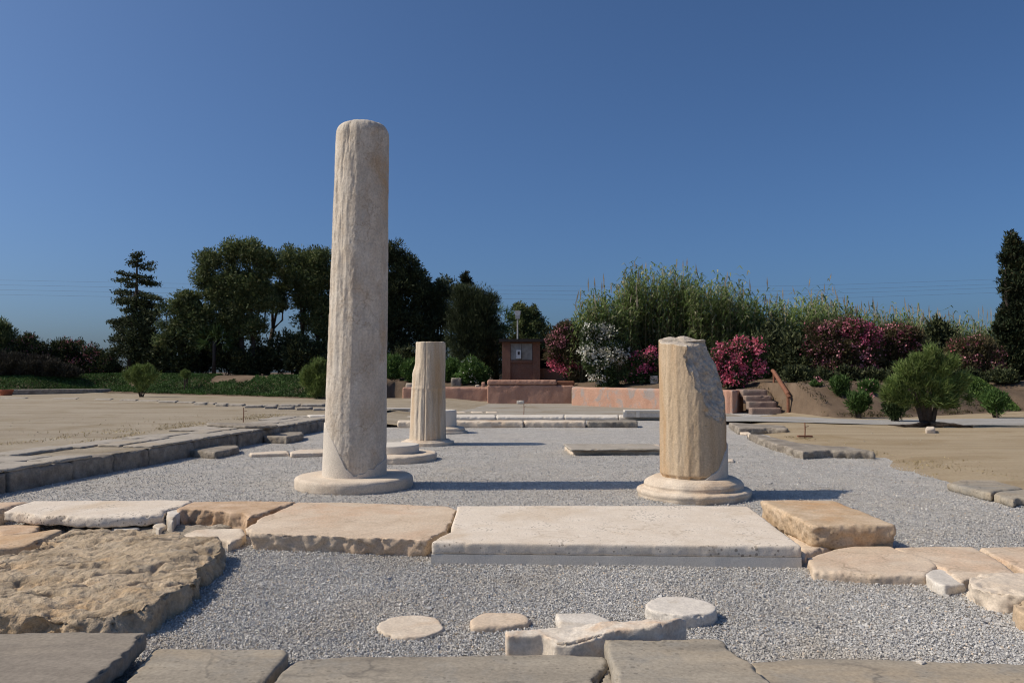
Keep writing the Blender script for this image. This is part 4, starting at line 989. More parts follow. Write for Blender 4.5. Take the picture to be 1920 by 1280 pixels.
def bush(name, label, cat, d, px, lst, mat, nsub, rsub, per, L, W, flowers=None, group=None, up=.5, out=.5, rnd=.5, shell=.4, dep=.8, stems=6, ground=None):
    bx = A(px, 700, d)[0]; bz = bank_z(bx, d) if ground is None else ground
    t = thing(name, label, cat, (bx, d, bz), group); cl = pxcl(lst, d, dep)
    V_, F_ = fol(cl, nsub, rsub, per, L, W, up, out, rnd, shell, zmin=bz); part('foliage', V_, F_, mat, t)
    m = MB(); w_ = max(c[3] for c in cl)
    for k in range(stems):
        c = cl[k % len(cl)]; e = np.array(c[:3])+RNG.normal(size=3)*np.array(c[3:6])*.4; b_ = np.array((bx+random.uniform(-.25, .25)*w_, d+random.uniform(-.2, .2), bz-.05))
        m.tube([b_, (b_+e)/2+(0, 0, .05), e], [.03, .022, .01], 5)
    part('stem', m.V, m.F, 'bark', t)
    if flowers:
        for fm, ncl, pern, rcl, size, bias, fl in flowers:
            base = pxcl(fl, d, dep) if fl else cl
            base = np.array(base); wts = base[:, 3]*base[:, 5]; wts /= wts.sum(); idx = RNG.choice(len(base), ncl, p=wts)
            dd = unit(RNG.normal(size=(ncl, 3))+np.array((-.2, -.6, bias))); cc = base[idx, :3]+dd*base[idx, 3:6]*(.8+.3*RNG.random((ncl, 1)))
            k = np.repeat(np.arange(ncl), pern); pos = cc[k]+RNG.normal(size=(len(k), 3))*rcl
            kp = pos[:, 2] > bz+.05; pos = pos[kp]
            V_, F_ = leafquads(pos, unit(RNG.normal(size=pos.shape)), size, size*.9, .5)
            o = part('flowers', V_, F_, fm, t); o['kind'] = 'stuff'
    return t

# ------------------------------------------------------------------ trees on the left bank
TG = 'trees on the left bank'
# tiered conifer
d = 50.0; bx = A(243, 700, d)[0]; bz = bank_z(bx, d)
t = thing('conifer_tree', 'dark conifer with bare spire and separate layered branches, leftmost tall tree', 'tree', (bx, d, bz), TG)
m = MB(); tops = [A(256, 478, d), A(262, 560, d), A(250, 640, d)]
m.tube([(bx, d, bz-.2), A(246, 650, d), A(256, 560, d), A(257, 476, d)], [.2, .17, .11, .03], 9)
for bp in (266, 272): m.tube([(A(bp, 700, d)[0], d+.4, bz-.1), A(bp+2, 640, d+.4), A(bp-2, 590, d+.4)], [.12, .1, .05], 7)
VV = []; FF = []; off = 0
br = []
for py, l, r in ((480, 5, 6), (489, 15, 5), (496, 6, 34), (514, 42, 8), (520, 6, 40), (532, 22, 40), (548, 42, 44), (556, 48, 30), (566, 36, 50), (580, 28, 54), (592, 52, 40), (604, 50, 36), (618, 40, 44), (632, 58, 46), (646, 50, 40), (655, 62, 34)):
    for sgn, ext in ((-1, l), (1, r)):
        for q in range(2):
            s_ = A(256, py+random.uniform(-9, 9) if py > 510 else py, d); e = A(256+sgn*ext*random.uniform(.75, 1.0), py+random.uniform(-9, 9)+ext*.10, d+random.uniform(-1.0, 1.0)*ext/30)
            md = (s_+e)/2-(0, 0, .12)
            br.append((s_, md, e))
            m.tube([s_, md, e], [.05, .035, .015], 5)
for a_, b_, c_ in br:
    Ln = np.linalg.norm(c_-a_); nsb = max(3, int(Ln*5))
    for k in range(nsb):
        u = .3+.7*(k+.5)/nsb; p = a_*(1-u)**2+2*b_*u*(1-u)+c_*u*u
        n_ = 30 if Ln > .7 else 16; pos = p+RNG.normal(size=(n_, 3))*np.array((.17, .17, .075)); D = unit(RNG.normal(size=(n_, 3))*.6+np.array((.5*np.sign(c_[0]-a_[0]), 0, .35)))
        V_, F_ = leafquads(pos, D, .20, .07); VV.append(V_); FF.append(F_+off); off += len(V_)
V_, F_ = fol(pxcl([(258, 575, 20, 16), (262, 605, 30, 20), (245, 650, 38, 24), (275, 650, 34, 24), (262, 630, 40, 16)], d), 190, .36, 60, .2, .07, .3, .6, .5); VV.append(V_); FF.append(F_+off)
part('crown', np.concatenate(VV), np.concatenate(FF), 'darkpine', t); part('trunk', m.V, m.F, 'bark', t, True)

PT = dict(nsub=230, rsub=.40, per=75, L=.22, W=.06)
tree('pine_tree', 'rounded smaller pine right of the layered conifer with leaning trunk', 'tree', 49, 338,
     [(352, 560, 24, 18), (335, 585, 26, 20), (372, 590, 26, 24), (330, 612, 32, 22), (365, 622, 30, 20), (310, 575, 12, 12), (390, 622, 18, 16), (316, 640, 24, 14), (372, 644, 22, 10)], 'pine', 280, .40, 70, .22, .07, tr=.14, split=.5, group=TG)
tree('pine_tree', 'tallest left pine with twin trunks and a lobe hanging out to the left', 'tree', 49.5, 462,
     [(435, 472, 20, 24), (470, 475, 26, 24), (500, 492, 22, 26), (392, 490, 24, 22), (384, 520, 22, 18), (440, 520, 34, 28), (480, 530, 30, 28), (420, 555, 36, 24), (460, 575, 34, 26), (500, 560, 22, 26), (430, 600, 34, 20), (475, 610, 28, 18), (398, 545, 18, 14), (395, 628, 10, 10), (440, 630, 16, 10)], 'pine', 620, .42, 80, .22, .07, tr=.16, split=.45, group=TG, trunks=[(460, [0, 1, 3, 5, 7, 10, 12]), (469, [1, 2, 6, 8, 9, 11, 14])])
tree('pine_tree', 'tall pine with two humps directly left of the tall column', 'tree', 51, 498,
     [(540, 485, 16, 22), (528, 510, 18, 20), (570, 490, 22, 20), (600, 492, 26, 26), (560, 525, 30, 26), (600, 530, 30, 28), (525, 545, 16, 18), (575, 560, 28, 24), (612, 575, 26, 24), (530, 575, 16, 12), (585, 605, 30, 22), (618, 620, 26, 20), (560, 640, 22, 12), (600, 650, 24, 14), (640, 520, 26, 30), (650, 580, 30, 40)], 'pine', 640, .42, 80, .22, .07, tr=.17, split=.5, group=TG, trunks=[(498, [0, 1, 6, 9]), (556, [2, 4, 7, 12]), (598, [3, 5, 8, 10, 11])])
tree('pine_tree', 'big dark pine showing right of the tall column and sloping down to the right', 'tree', 52, 735,
     [(700, 475, 30, 26), (735, 480, 26, 26), (758, 500, 24, 26), (775, 530, 28, 28), (740, 540, 30, 34), (795, 560, 24, 26), (760, 590, 34, 30), (720, 600, 34, 34), (790, 610, 30, 26), (745, 640, 30, 20), (700, 550, 40, 50)], 'darkpine', 620, .42, 80, .24, .075, tr=.2, split=.5, group=TG, shell=.35)
tree('pine_tree', 'slimmer open pine between the big dark pine and the dense tamarisk', 'tree', 52.5, 806,
     [(832, 535, 18, 14), (812, 555, 18, 20), (842, 550, 12, 14), (822, 580, 22, 20), (805, 610, 22, 18), (838, 600, 14, 20), (798, 640, 24, 18), (826, 645, 18, 16)], 'darkpine', 300, .36, 70, .22, .07, tr=.13, split=.5, group=TG)
d = 53
tree('cypress_tree', 'thin spire topped cypress poking above the dense tamarisk', 'tree', d, 873,
     [(873, 512, 4, 8), (873, 524, 8, 9), (873, 538, 12, 12), (873, 560, 15, 20), (873, 600, 16, 30)], 'cypress', 150, .22, 60, .2, .06, tr=.1, split=.7, up=1.0)
tree('tamarisk_tree', 'dense dark feathery rounded tree left of the shed', 'tree', 46.5, 890,
     [(885, 560, 30, 24), (905, 575, 28, 24), (868, 585, 26, 30), (890, 610, 40, 34), (862, 630, 24, 36), (912, 625, 26, 36), (886, 660, 42, 28), (865, 550, 14, 16), (920, 560, 10, 14), (880, 690, 36, 18), (915, 690, 26, 20)], 'darkpine', 620, .36, 85, .26, .035, tr=.14, split=.35, up=.7, rnd=.4, shell=.3, dep=.7)
tree('broadleaf_tree', 'small dark tree with spiky top standing behind the shed', 'tree', 50, 992,
     [(972, 580, 8, 12), (985, 590, 12, 12), (1000, 585, 9, 14), (975, 610, 14, 18), (1000, 612, 14, 20), (1012, 605, 7, 8), (988, 640, 26, 20), (1005, 650, 20, 16)], 'pine', 240, .3, 70, .2, .07, tr=.12)
# palms
def palm(label, px, py, d, n, length, trunkr, mat='palm', up=.5):
    c = A(px, py, d); bz = bank_z(c[0], d)
    t = thing('palm_tree', label, 'palm', (c[0], d, bz)); m = MB()
    m.tube([(c[0], d, bz-.1), (c[0], d, (bz+c[2])/2), (c[0], d, c[2])], [trunkr, trunkr*.8, trunkr*.9], 10); part('trunk', m.V, m.F, 'dark', t, True)
    Vs = []; Ds = []; Ls = []
    for k in range(n):
        a = random.uniform(0, 6.283); el = random.uniform(-.5, 1.3); dr = np.array((math.cos(a)*math.cos(el), math.sin(a)*math.cos(el), math.sin(el)))
        hub = c+dr*length*.55
        for q in range(13):
            f_ = unit(dr+.55*RNG.normal(size=3)*np.array((1, 1, .8))); Vs.append(hub+f_*length*.25); Ds.append(f_)
    V_, F_ = leafquads(np.array(Vs), np.array(Ds), length*.55, .05); part('crown', V_, F_, mat, t)
palm('short fan palm with thick trunk in shade under the left pines', 402, 640, 48.5, 34, 1.2, .13)
palm('spiky fan palm between the dense tamarisk and the shed', 930, 610, 48, 40, 1.5, .2)

# ------------------------------------------------------------------ dark hedge and shrubs on the left
HG = 'dark shrubs under the left trees'
hs = [(932, 645, 28, 50, 'filling the gap left of the shed'), (1030, 640, 22, 34, 'behind the side wing of the shed'), (256, 690, 14, 22, 'between the layered conifer trunks'), (205, 690, 22, 26, 'with thin crown beneath the layered conifer'), (300, 674, 24, 36, 'right of the layered conifer trunks'), (345, 676, 22, 32, 'at the foot of the leaning pine trunk'), (380, 668, 22, 34, 'left of the fan palm'), (428, 664, 22, 42, 'right of the fan palm'), (455, 680, 18, 30, 'in front of the twin pine trunks'), (480, 674, 20, 36, 'between the twin trunks and the tall pine'), (525, 664, 28, 44, 'right of the tall pine trunk'), (565, 668, 28, 42, 'in deep shade left of the round green bush'), (605, 678, 26, 30, 'behind the round green bush'), (650, 680, 30, 30, 'hidden mostly by the tall column'), (700, 680, 30, 30, 'by the handrail right of the tall column'), (760, 676, 22, 30, 'behind the column stump'), (812, 670, 24, 36, 'right behind the column stump')]
for px, py, rx, ry, l in hs:
    d = 51 + random.uniform(-2, 2.5)
    bush('dark_shrub', 'dark leafy shrub '+l, 'shrub', d, px, [(px, py-4, rx, ry), (px-rx*.5, py+10, rx*.7, ry*.6), (px+rx*.5, py+8, rx*.7, ry*.7)], 'darkhedge', 110, .3, 40, .2, .09, group=HG)
bush('conifer_bush', 'dark grey green conifer bush cut by the left edge', 'shrub', 50, 2, [(0, 620, 14, 24), (8, 640, 20, 26), (-15, 640, 30, 40), (22, 660, 18, 20)], 'pine', 170, .32, 70, .24, .05, up=.8)
OL = 'oleanders along the far left edge'
for px, lst, l in ((52, [(50, 645, 20, 18), (70, 655, 18, 16), (40, 665, 24, 24), (75, 675, 24, 22)], 'rusty pink topped oleander beside the left edge conifer bush'),
                   (128, [(118, 655, 20, 22), (140, 655, 16, 20), (110, 680, 26, 24), (145, 685, 26, 24), (170, 670, 12, 24)], 'tall oleander with pink tips in the middle of the left hedge'),
                   (188, [(182, 680, 16, 22), (200, 690, 16, 20), (172, 695, 16, 16)], 'thin oleander with few pale blossoms left of the layered conifer')):
    bush('oleander', l, 'oleander', 50+random.uniform(-1, 1), px, lst, 'darkhedge', 230, .28, 55, .19, .06, flowers=[('fl_dusty', 60, 8, .1, .085, .9, None)], up=.7)
bush('grey_shrub', 'low wide grey brown shrub mass before the left edge conifer', 'shrub', 47.2, 40, [(-30, 685, 40, 24), (20, 684, 34, 22), (62, 685, 30, 20), (95, 692, 28, 16), (130, 698, 16, 10)], 'greyshrub', 520, .25, 80, .22, .03, up=.9)
bush('young_pine', 'bright green young pine shrub at the edge of the left sand', 'shrub', 38.5, 266, [(260, 697, 15, 12), (249, 708, 11, 8), (283, 703, 13, 11), (268, 712, 17, 10), (275, 692, 8, 8), (240, 700, 6, 5), (266, 724, 9, 8)], 'tamarisk', 170, .15, 60, .2, .022, up=1.0, ground=bank_z(A(266, 700, 38.5)[0], 38.5))
bush('tamarisk_bush', 'round green bush touching the left side of the tall column', 'shrub', 38.2, 597, [(598, 688, 16, 12), (580, 700, 14, 12), (604, 708, 20, 16), (594, 728, 16, 14), (574, 715, 8, 8), (612, 694, 12, 12)], 'tamarisk', 260, .18, 65, .2, .025, up=.8)
bush('agave_shrub', 'tiny yellow green bush at the top of the left bank', 'shrub', 43.5, 348, [(348, 700, 8, 6)], 'tamarisk', 30, .1, 50, .18, .025, up=1)
# bushes above the left garden wall
FB = 'green oleanders above the left garden wall'
for px, d, lst, l, fl in ((735, 43, [(735, 680, 16, 18), (728, 695, 14, 14), (745, 690, 12, 18)], 'leafy green oleander right beside the tall column', None),
                          (768, 42.5, [(768, 690, 12, 16), (775, 700, 12, 16)], 'upright green oleander left behind the column stump', None),
                          (845, 43.5, [(846, 690, 10, 14), (840, 705, 12, 10)], 'small green oleander just right of the column stump', None),
                          (884, 42.5, [(884, 688, 22, 16), (872, 700, 18, 16), (898, 702, 18, 16), (884, 712, 20, 12)], 'round green oleander with a few white blossoms left of the shed', [('fl_white', 16, 7, .07, .09, .0, None)])):
    bush('oleander', l, 'oleander', d, px, lst, 'fresh', 130, .22, 55, .2, .05, flowers=fl, up=.6, group=FB)

# ------------------------------------------------------------------ reeds
def reeds(name, label, px0, px1, d, n, heights, dep, group=None, plumes=.1, spread=1.0, leafn=18, kind=None, leafL=.55):
    bx = A((px0+px1)/2, 700, d)[0]; bz = bank_z(bx, d)
    t = thing(name, label, 'reeds', (bx, d, bz), group)
    SV = []; SF = []; LV = []; LF = []; PV_ = []; PF = []; so_ = lo_ = po_ = 0
    for k in range(n):
        u = random.random(); px = px0+(px1-px0)*u; dd = d+random.uniform(-.5, .5)*dep
        top = float(np.interp(u, np.linspace(0, 1, len(heights)), heights))+random.gauss(0, 15)+random.random()**2*50
        b_ = A(px, 700, dd); zb = bank_z(b_[0], dd); ht = max(1.0, A(px, top, dd)[2]-zb)
        ln = np.array((random.gauss(0, .10)+spread*.16*(u-.5), random.gauss(0, .1)-.04, 0))*ht
        p0_ = np.array((b_[0]-ln[0]*.5, dd, zb)); pts_ = [p0_, p0_+np.array((0, 0, ht*.5))+ln*.3, p0_+np.array((0, 0, ht))+ln]
        cp = lambda s: pts_[0]*(1-s)**2+2*pts_[1]*s*(1-s)+pts_[2]*s*s
        w_ = .014
        sd = np.array((w_, random.uniform(-.5, .5)*w_, 0)); rws = [cp(s) for s in (0, .3, .6, .9)]
        for q, r_ in enumerate(rws): SV += [r_-sd*(1-.2*q), r_+sd*(1-.2*q)]
        for q in range(3): SF.append((so_+2*q, so_+2*q+1, so_+2*q+3, so_+2*q+2))
        so_ += 8
        for q in range(leafn):
            s = .28+.72*(q+random.random())/leafn; p = cp(min(1, s)); a = random.uniform(0, 6.283); L = leafL*random.uniform(.6, 1.25)
            h_ = np.array((math.cos(a), math.sin(a), 0)); sw = np.array((-h_[1], h_[0], random.uniform(-.4, .4)))*.034
            up_ = random.uniform(.5, 1.3)
            m1 = p+h_*L*.35+np.array((0, 0, L*.40*up_)); e = p+h_*L*.85+np.array((0, 0, L*(.35*up_-random.uniform(0, .35))))
            LV += [p-sw*.5, p+sw*.5, m1-sw, m1+sw, e]; LF.append((lo_, lo_+1, lo_+3, lo_+2)); LF.append((lo_+2, lo_+3, lo_+4)); lo_ += 5
        if random.random() < plumes:
            p = cp(1); hl = random.uniform(.45, .9); tip = p+np.array((random.gauss(0, .10), 0, hl)); w2 = .035
            md = (p+tip)/2; PV_ += [p, md+(w2, 0, 0), tip, md-(w2, 0, 0), md+(0, w2, 0), md-(0, w2, 0)]
            PF += [(po_, po_+1, po_+2, po_+3), (po_, po_+4, po_+2, po_+5)]; po_ += 6
    part('canes', SV, SF, 'reedstem', t)['kind'] = 'stuff'
    part('leaves', LV, LF, 'reed', t)['kind'] = 'stuff'
    if PV_: part('plumes', PV_, PF, 'plume', t)['kind'] = 'stuff'
    if kind: t['kind'] = kind
    return t
RG = 'clumps of giant reed'
reeds('reed_clump', 'lower pale reed clump behind the white oleander, left end of the reeds', 1062, 1190, 41.5, 420, [645, 596, 558, 560, 586, 578], 3.0, RG, .12)
reeds('reed_clump', 'tallest reed clump rising above the broken column', 1158, 1300, 42.5, 560, [562, 516, 524, 518, 530, 534], 3.0, RG, .07)
reeds('reed_clump', 'wide brown stemmed reed clump right of the tallest one', 1290, 1440, 41.5, 560, [532, 544, 540, 554, 566, 630], 3.0, RG, .06)
reeds('reed_clump', 'shorter reed clump between the tall reeds and the dusty pink oleander', 1425, 1540, 42, 330, [590, 580, 578, 570, 575], 3.0, RG, .12)
t = reeds('reed_bed', 'long far bed of plumed reeds behind the pink oleanders up to the cypress', 1520, 1905, 45, 1150, [590, 577, 592, 602, 600, 610, 610, 618, 630, 652], 4.0, None, .32)
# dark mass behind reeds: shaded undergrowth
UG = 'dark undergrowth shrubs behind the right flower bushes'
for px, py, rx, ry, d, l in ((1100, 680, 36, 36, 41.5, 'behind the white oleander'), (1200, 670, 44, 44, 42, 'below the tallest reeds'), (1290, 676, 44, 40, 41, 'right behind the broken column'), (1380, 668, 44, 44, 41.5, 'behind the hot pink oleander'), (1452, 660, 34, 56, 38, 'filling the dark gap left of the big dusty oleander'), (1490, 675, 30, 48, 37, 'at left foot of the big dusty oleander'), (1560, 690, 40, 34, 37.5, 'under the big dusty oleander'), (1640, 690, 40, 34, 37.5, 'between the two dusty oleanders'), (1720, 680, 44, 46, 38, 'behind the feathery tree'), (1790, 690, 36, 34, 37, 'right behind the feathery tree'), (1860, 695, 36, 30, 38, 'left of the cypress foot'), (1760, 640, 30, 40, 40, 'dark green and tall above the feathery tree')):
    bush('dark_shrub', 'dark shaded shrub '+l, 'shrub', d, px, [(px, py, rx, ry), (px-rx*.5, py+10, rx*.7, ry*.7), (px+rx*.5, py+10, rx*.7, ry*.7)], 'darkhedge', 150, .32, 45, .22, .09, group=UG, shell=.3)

# ------------------------------------------------------------------ oleanders in flower
bush('oleander', 'tall dusky pink oleander beside the shed, pinkest at its lower edge', 'oleander', 40.5, 1062, [(1058, 620, 18, 18), (1045, 645, 20, 22), (1072, 640, 20, 24), (1040, 665, 16, 18), (1066, 670, 24, 24), (1092, 665, 14, 26), (1080, 700, 20, 20)], 'olbrown', 420, .2, 55, .17, .04,
     flowers=[('fl_dusty', 120, 9, .08, .075, .3, [(1058, 625, 20, 20), (1045, 645, 22, 24), (1042, 665, 16, 18)]), ('fl_pink', 70, 12, .09, .085, -.1, [(1045, 682, 16, 12), (1066, 690, 22, 12), (1070, 680, 20, 16)])], up=.7)
bush('oleander', 'white flowering oleander cascading over the worn pink wall', 'oleander', 36.5, 1128, [(1110, 625, 20, 18), (1140, 630, 22, 18), (1106, 655, 20, 20), (1140, 660, 30, 22), (1165, 660, 20, 18), (1130, 690, 28, 24), (1112, 680, 18, 20), (1140, 715, 26, 12)], 'oleander', 430, .2, 55, .18, .04,
     flowers=[('fl_white', 270, 12, .085, .095, .2, [(1110, 625, 18, 18), (1135, 630, 22, 18), (1106, 660, 22, 18), (1150, 662, 32, 18), (1130, 675, 26, 16)]), ('fl_white', 40, 8, .08, .09, -.2, [(1125, 700, 24, 20)])], up=.5)
bush('oleander', 'pink and magenta oleander between the white one and the broken column', 'oleander', 36.5, 1205, [(1195, 680, 22, 18), (1220, 680, 18, 20), (1190, 705, 24, 18), (1218, 710, 22, 16)], 'oleander', 260, .2, 50, .18, .04,
     flowers=[('fl_mag', 110, 12, .08, .08, .2, [(1195, 672, 18, 10), (1222, 665, 12, 12), (1205, 690, 26, 10)]), ('fl_pink', 30, 7, .08, .08, -.2, None)], up=.5)
bush('oleander', 'hot pink oleander right of the broken column above the short wall', 'oleander', 33.0, 1380, [(1360, 665, 22, 20), (1390, 655, 18, 22), (1420, 660, 16, 24), (1370, 690, 28, 22), (1408, 690, 26, 22), (1375, 712, 26, 14), (1345, 680, 14, 20)], 'oleander', 420, .18, 50, .17, .04,
     flowers=[('fl_pink', 340, 13, .08, .085, .3, None)], up=.6)
bush('oleander', 'large dusty pink oleander, left of two on the right bank', 'oleander', 36.5, 1575, [(1545, 625, 34, 20), (1590, 618, 34, 20), (1625, 635, 26, 24), (1530, 655, 26, 26), (1575, 660, 40, 30), (1620, 670, 32, 30), (1545, 695, 34, 24), (1600, 700, 38, 22)], 'olbrown', 640, .25, 55, .19, .045,
     flowers=[('fl_dusty', 300, 10, .1, .085, .5, None), ('fl_mag', 190, 11, .1, .085, .5, [(1600, 618, 30, 16), (1630, 635, 22, 22), (1610, 640, 30, 20)])], up=.7)
bush('oleander', 'smaller dusty pink oleander, right of two, behind the feathery tree', 'oleander', 36.8, 1685, [(1680, 625, 26, 16), (1705, 632, 20, 18), (1670, 655, 26, 24), (1700, 660, 26, 24), (1685, 695, 34, 24)], 'olbrown', 380, .25, 55, .19, .045,
     flowers=[('fl_dusty', 130, 9, .1, .085, .6, None), ('fl_mag', 40, 9, .09, .085, .5, [(1690, 632, 22, 16), (1695, 650, 14, 10)])], up=.7)
bush('oleander', 'brownish pink oleander between the feathery tree and the cypress', 'oleander', 36, 1828, [(1800, 655, 20, 16), (1832, 650, 22, 16), (1860, 668, 20, 18), (1815, 680, 30, 22), (1850, 695, 28, 22), (1790, 690, 22, 20)], 'olbrown', 420, .25, 55, .19, .045,
     flowers=[('fl_dusty', 130, 9, .1, .085, .6, None), ('fl_pink', 30, 8, .08, .085, .6, [(1795, 650, 16, 8), (1828, 645, 8, 8), (1870, 680, 12, 8)])], up=.7)
# small oleanders on the right slope
for px, py, rx, ry, d, gz_, l, fl in ((1530, 732, 14, 17, 28.5, None, 'straggly small oleander with pink tip nearest the handrail', ('fl_dusty', 8, 7, .06, .07, 1.0, [(1535, 716, 8, 5)])),
                                 (1577, 724, 16, 17, 27.5, None, 'small green oleander high on the slope, second from the handrail', None),
                                 (1611, 755, 20, 20, 25.3, ZR, 'fan shaped green oleander at the edge of the pale path', ('fl_dusty', 8, 7, .05, .06, .3, [(1626, 742, 8, 5)])),
                                 (1680, 762, 22, 22, 23.4, ZR, 'dark green oleander half under the feathery tree', ('fl_dusty', 4, 7, .05, .06, .5, [(1655, 742, 6, 5)])),
                                 (1866, 752, 24, 22, 25.6, ZR, 'fan shaped green oleander before the green mound', None),
                                 (1630, 726, 14, 11, 27.8, None, 'sparse pink dotted oleander on the slope left of the feathery tree', ('fl_dusty', 7, 6, .05, .06, .5, None))):
    bush('oleander', l, 'oleander', d, px, [(px, py-ry*.35, rx*.85, ry*.6), (px-rx*.35, py-ry*.1, rx*.6, ry*.6), (px+rx*.35, py-ry*.1, rx*.6, ry*.6), (px, py+ry*.45, rx*.5, ry*.5)], 'fresh' if px != 1680 else 'oleander', 120, .13, 40, .17, .035, flowers=[fl] if fl else None, up=.8, ground=gz_, shell=.6, group='young oleanders on the right slope')
LG = 'low dark shrubs along the top of the right bank'
for px, py, rx, ry, d, l in ((1500, 705, 26, 14, 32, 'nearest the handrail'), (1548, 708, 24, 12, 31.8, 'second from the handrail'), (1596, 706, 26, 14, 32.2, 'third from the handrail'), (1648, 708, 26, 14, 32.2, 'left behind the feathery tree'), (1700, 705, 30, 16, 32.6, 'hidden behind the feathery tree'), (1770, 706, 30, 16, 33, 'right behind the feathery tree'), (1826, 708, 26, 16, 33.5, 'above the green mound'), (1884, 708, 24, 14, 33.5, 'before the cypress foot')):
    bush('dark_shrub', 'low dark ragged shrub on the right bank top, '+l, 'shrub', d, px, [(px-rx*.4, py, rx*.6, ry), (px+rx*.4, py+3, rx*.6, ry*.9), (px, py+6, rx*.8, ry*.6)], 'darkhedge', 75, .22, 40, .17, .06, group=LG, shell=.5)
def bank_weed():
    px = random.uniform(1485, 1910); d_ = 1; a_ = A(px, 760, 26); x = a_[0]*random.uniform(1.0, 1.25); fy = float(np.interp(x, FX, FY)); y = fy+abs(random.gauss(0, 2.6)); q = noise.fractal(Vector((x*.8, y*.8, 28)), .9, 2, 4)
    return (x, y, bank_z(x, y)+.05) if q > .02 else None
pos = np.array([p for p in (bank_weed() for _ in range(6000)) if p is not None])
V_, F_ = leafquads(pos, unit(RNG.normal(size=pos.shape)*.6+np.array((0, 0, .8))), .13, .025, .3)
tag(mesh('bank_weeds', V_, F_, 'olbrown'), 'brownish weeds and litter over the soil of the right bank', 'weeds', kind='stuff')
# feathery tamarisk on the right sand
d = 21.2; bx = A(1738, 800, d)[0]
t = thing('tamarisk_tree', 'feathery green tamarisk tree with stout stems and bare roots on the right sand', 'tree', (bx, d, ZR))
cl = pxcl([(1738, 682, 18, 16), (1705, 694, 15, 14), (1768, 692, 15, 14), (1680, 722, 17, 15), (1722, 718, 20, 16), (1762, 724, 18, 16), (1795, 730, 15, 14), (1692, 746, 18, 10), (1730, 748, 18, 10), (1775, 750, 18, 10), (1747, 663, 8, 9), (1664, 738, 8, 8), (1806, 708, 7, 9), (1714, 671, 8, 8), (1785, 676, 7, 8), (1812, 745, 7, 7), (1690, 690, 7, 7)], d, .8)
pos, lo, go, sc = clump_points(cl, 250, .15, 95, .6)
ctr = np.array((bx, d, A(1735, 752, d)[2])); D = unit(.42*unit(pos-ctr)+.5*lo+np.array((0, 0, .30))+.42*RNG.normal(size=pos.shape))
V_, F_ = leafquads(pos, D, .20, .017); part('crown', V_, F_, 'tamarisk', t)
m = MB()
for k, (b_, e_, r) in enumerate(((1733, 1706, .075), (1736, 1724, .085), (1741, 1744, .08), (1746, 1764, .075), (1739, 1734, .07), (1731, 1716, .06))):
    p_ = A(b_, 800, d); p_[2] = ZR-.05; e = A(e_, 735, d+random.uniform(-.4, .4)); md = A((b_*.6+e_*.4), 768, d)
    m.tube([p_, md, e], [r, r*.8, r*.3], 9)
part('trunk', m.V, m.F, 'bark', t, True)
for k in range(9):
    a = random.choice([math.pi+random.uniform(-.5, .4), random.uniform(-.4, .3)]); L = random.uniform(.5, 1.25); p_ = np.array((bx, d-.1, ZR+.03))
    q = [p_+np.array((math.cos(a)*L*s, math.sin(a)*L*s*.8-.1*s+.06*math.sin(9*s+k), .05*(1-s)+.03*math.sin(6*s+k))) for s in (.05, .35, .65, 1)]
    m2 = MB().tube(q, [.06, .045, .03, .012], 6); part('root', m2.V, m2.F, 'bark', t, True)
slab('pale_stone', 'pale square stone at the foot of the feathery tamarisk', 'stone', [(1737, 799), (1752, 799), (1753, 803), (1736, 803)], ZR+.10, ZR-.05, 'drum', vox=.02, edge=.02)
# cypress at right edge
tree('cypress_tree', 'tall dark narrow cypress cut by the right edge', 'tree', 37.5, 1915,
     [(1895, 436, 3, 9), (1898, 452, 6, 10), (1885, 482, 5, 5), (1890, 514, 6, 6), (1882, 590, 9, 10), (1874, 612, 10, 6), (1902, 470, 10, 16), (1906, 500, 15, 22), (1905, 535, 22, 26), (1912, 575, 30, 34), (1908, 620, 36, 36), (1912, 665, 38, 36), (1915, 705, 34, 24), (1940, 600, 40, 60), (1935, 520, 26, 40)], 'cypress', 900, .27, 80, .2, .07, tr=.2, split=.6, up=.7, shell=.35)

# ------------------------------------------------------------------ ground cover
def cover(name, label, xr, s0, s1, n, mat, L, W, hgt, holes=()):
    x = xr[0]+(xr[1]-xr[0])*RNG.random(n); s = s0+(s1-s0)*RNG.random(n); pos = []
    for a, b in zip(x, s):
        fy = float(np.interp(a, FX, FY)); e = .5*noise.fractal(Vector((a*.8, 0, 2)), 1, 2, 3)
        y = fy+b*(1+.15*e)+e*.5
        if any(h0 < a < h1 and b > hs+.5*noise.noise(Vector((a*2, b*2, 4))) for h0, h1, hs in holes): continue
        pos.append((a, y, bank_z(a, y)+hgt*random.random()))
    pos = np.array(pos); D = unit(RNG.normal(size=pos.shape)*.7+np.array((0, -.2, .8)))
    V_, F_ = leafquads(pos, D, L, W); tag(mesh(name, V_, F_, mat), label, 'ground cover', kind='stuff')
hx = lambda a, b, h: (A(a, 710, 43)[0], A(b, 710, 43)[0], h)
cover('ground_cover', 'low green ground cover spreading over the left bank', (A(-120, 735, 46)[0], A(640, 745, 38)[0]), (.2), 4.4, 90000, 'cover', .095, .045, .11, [hx(172, 202, 1.4), hx(378, 470, 2.2), hx(450, 500, 3.0)])
x0 = A(1815, 750, 31)[0]; x1 = A(1905, 750, 31)[0]
n = 14000; th = RNG.random(n)*6.283; rr = np.sqrt(RNG.random(n)); cx_ = (x0+x1)/2; cy_ = float(np.interp(cx_, FX, FY))+2.4
px_ = cx_+rr*np.cos(th)*(x1-x0)*.58; py_ = cy_+rr*np.sin(th)*2.2
pz_ = np.array([bank_z(a, b) for a, b in zip(px_, py_)])+(1-rr**2)*.45*RNG.random(n)
V_, F_ = leafquads(np.stack([px_, py_, pz_], 1), unit(RNG.normal(size=(n, 3))*.7+np.array((0, -.2, .8))), .13, .05)
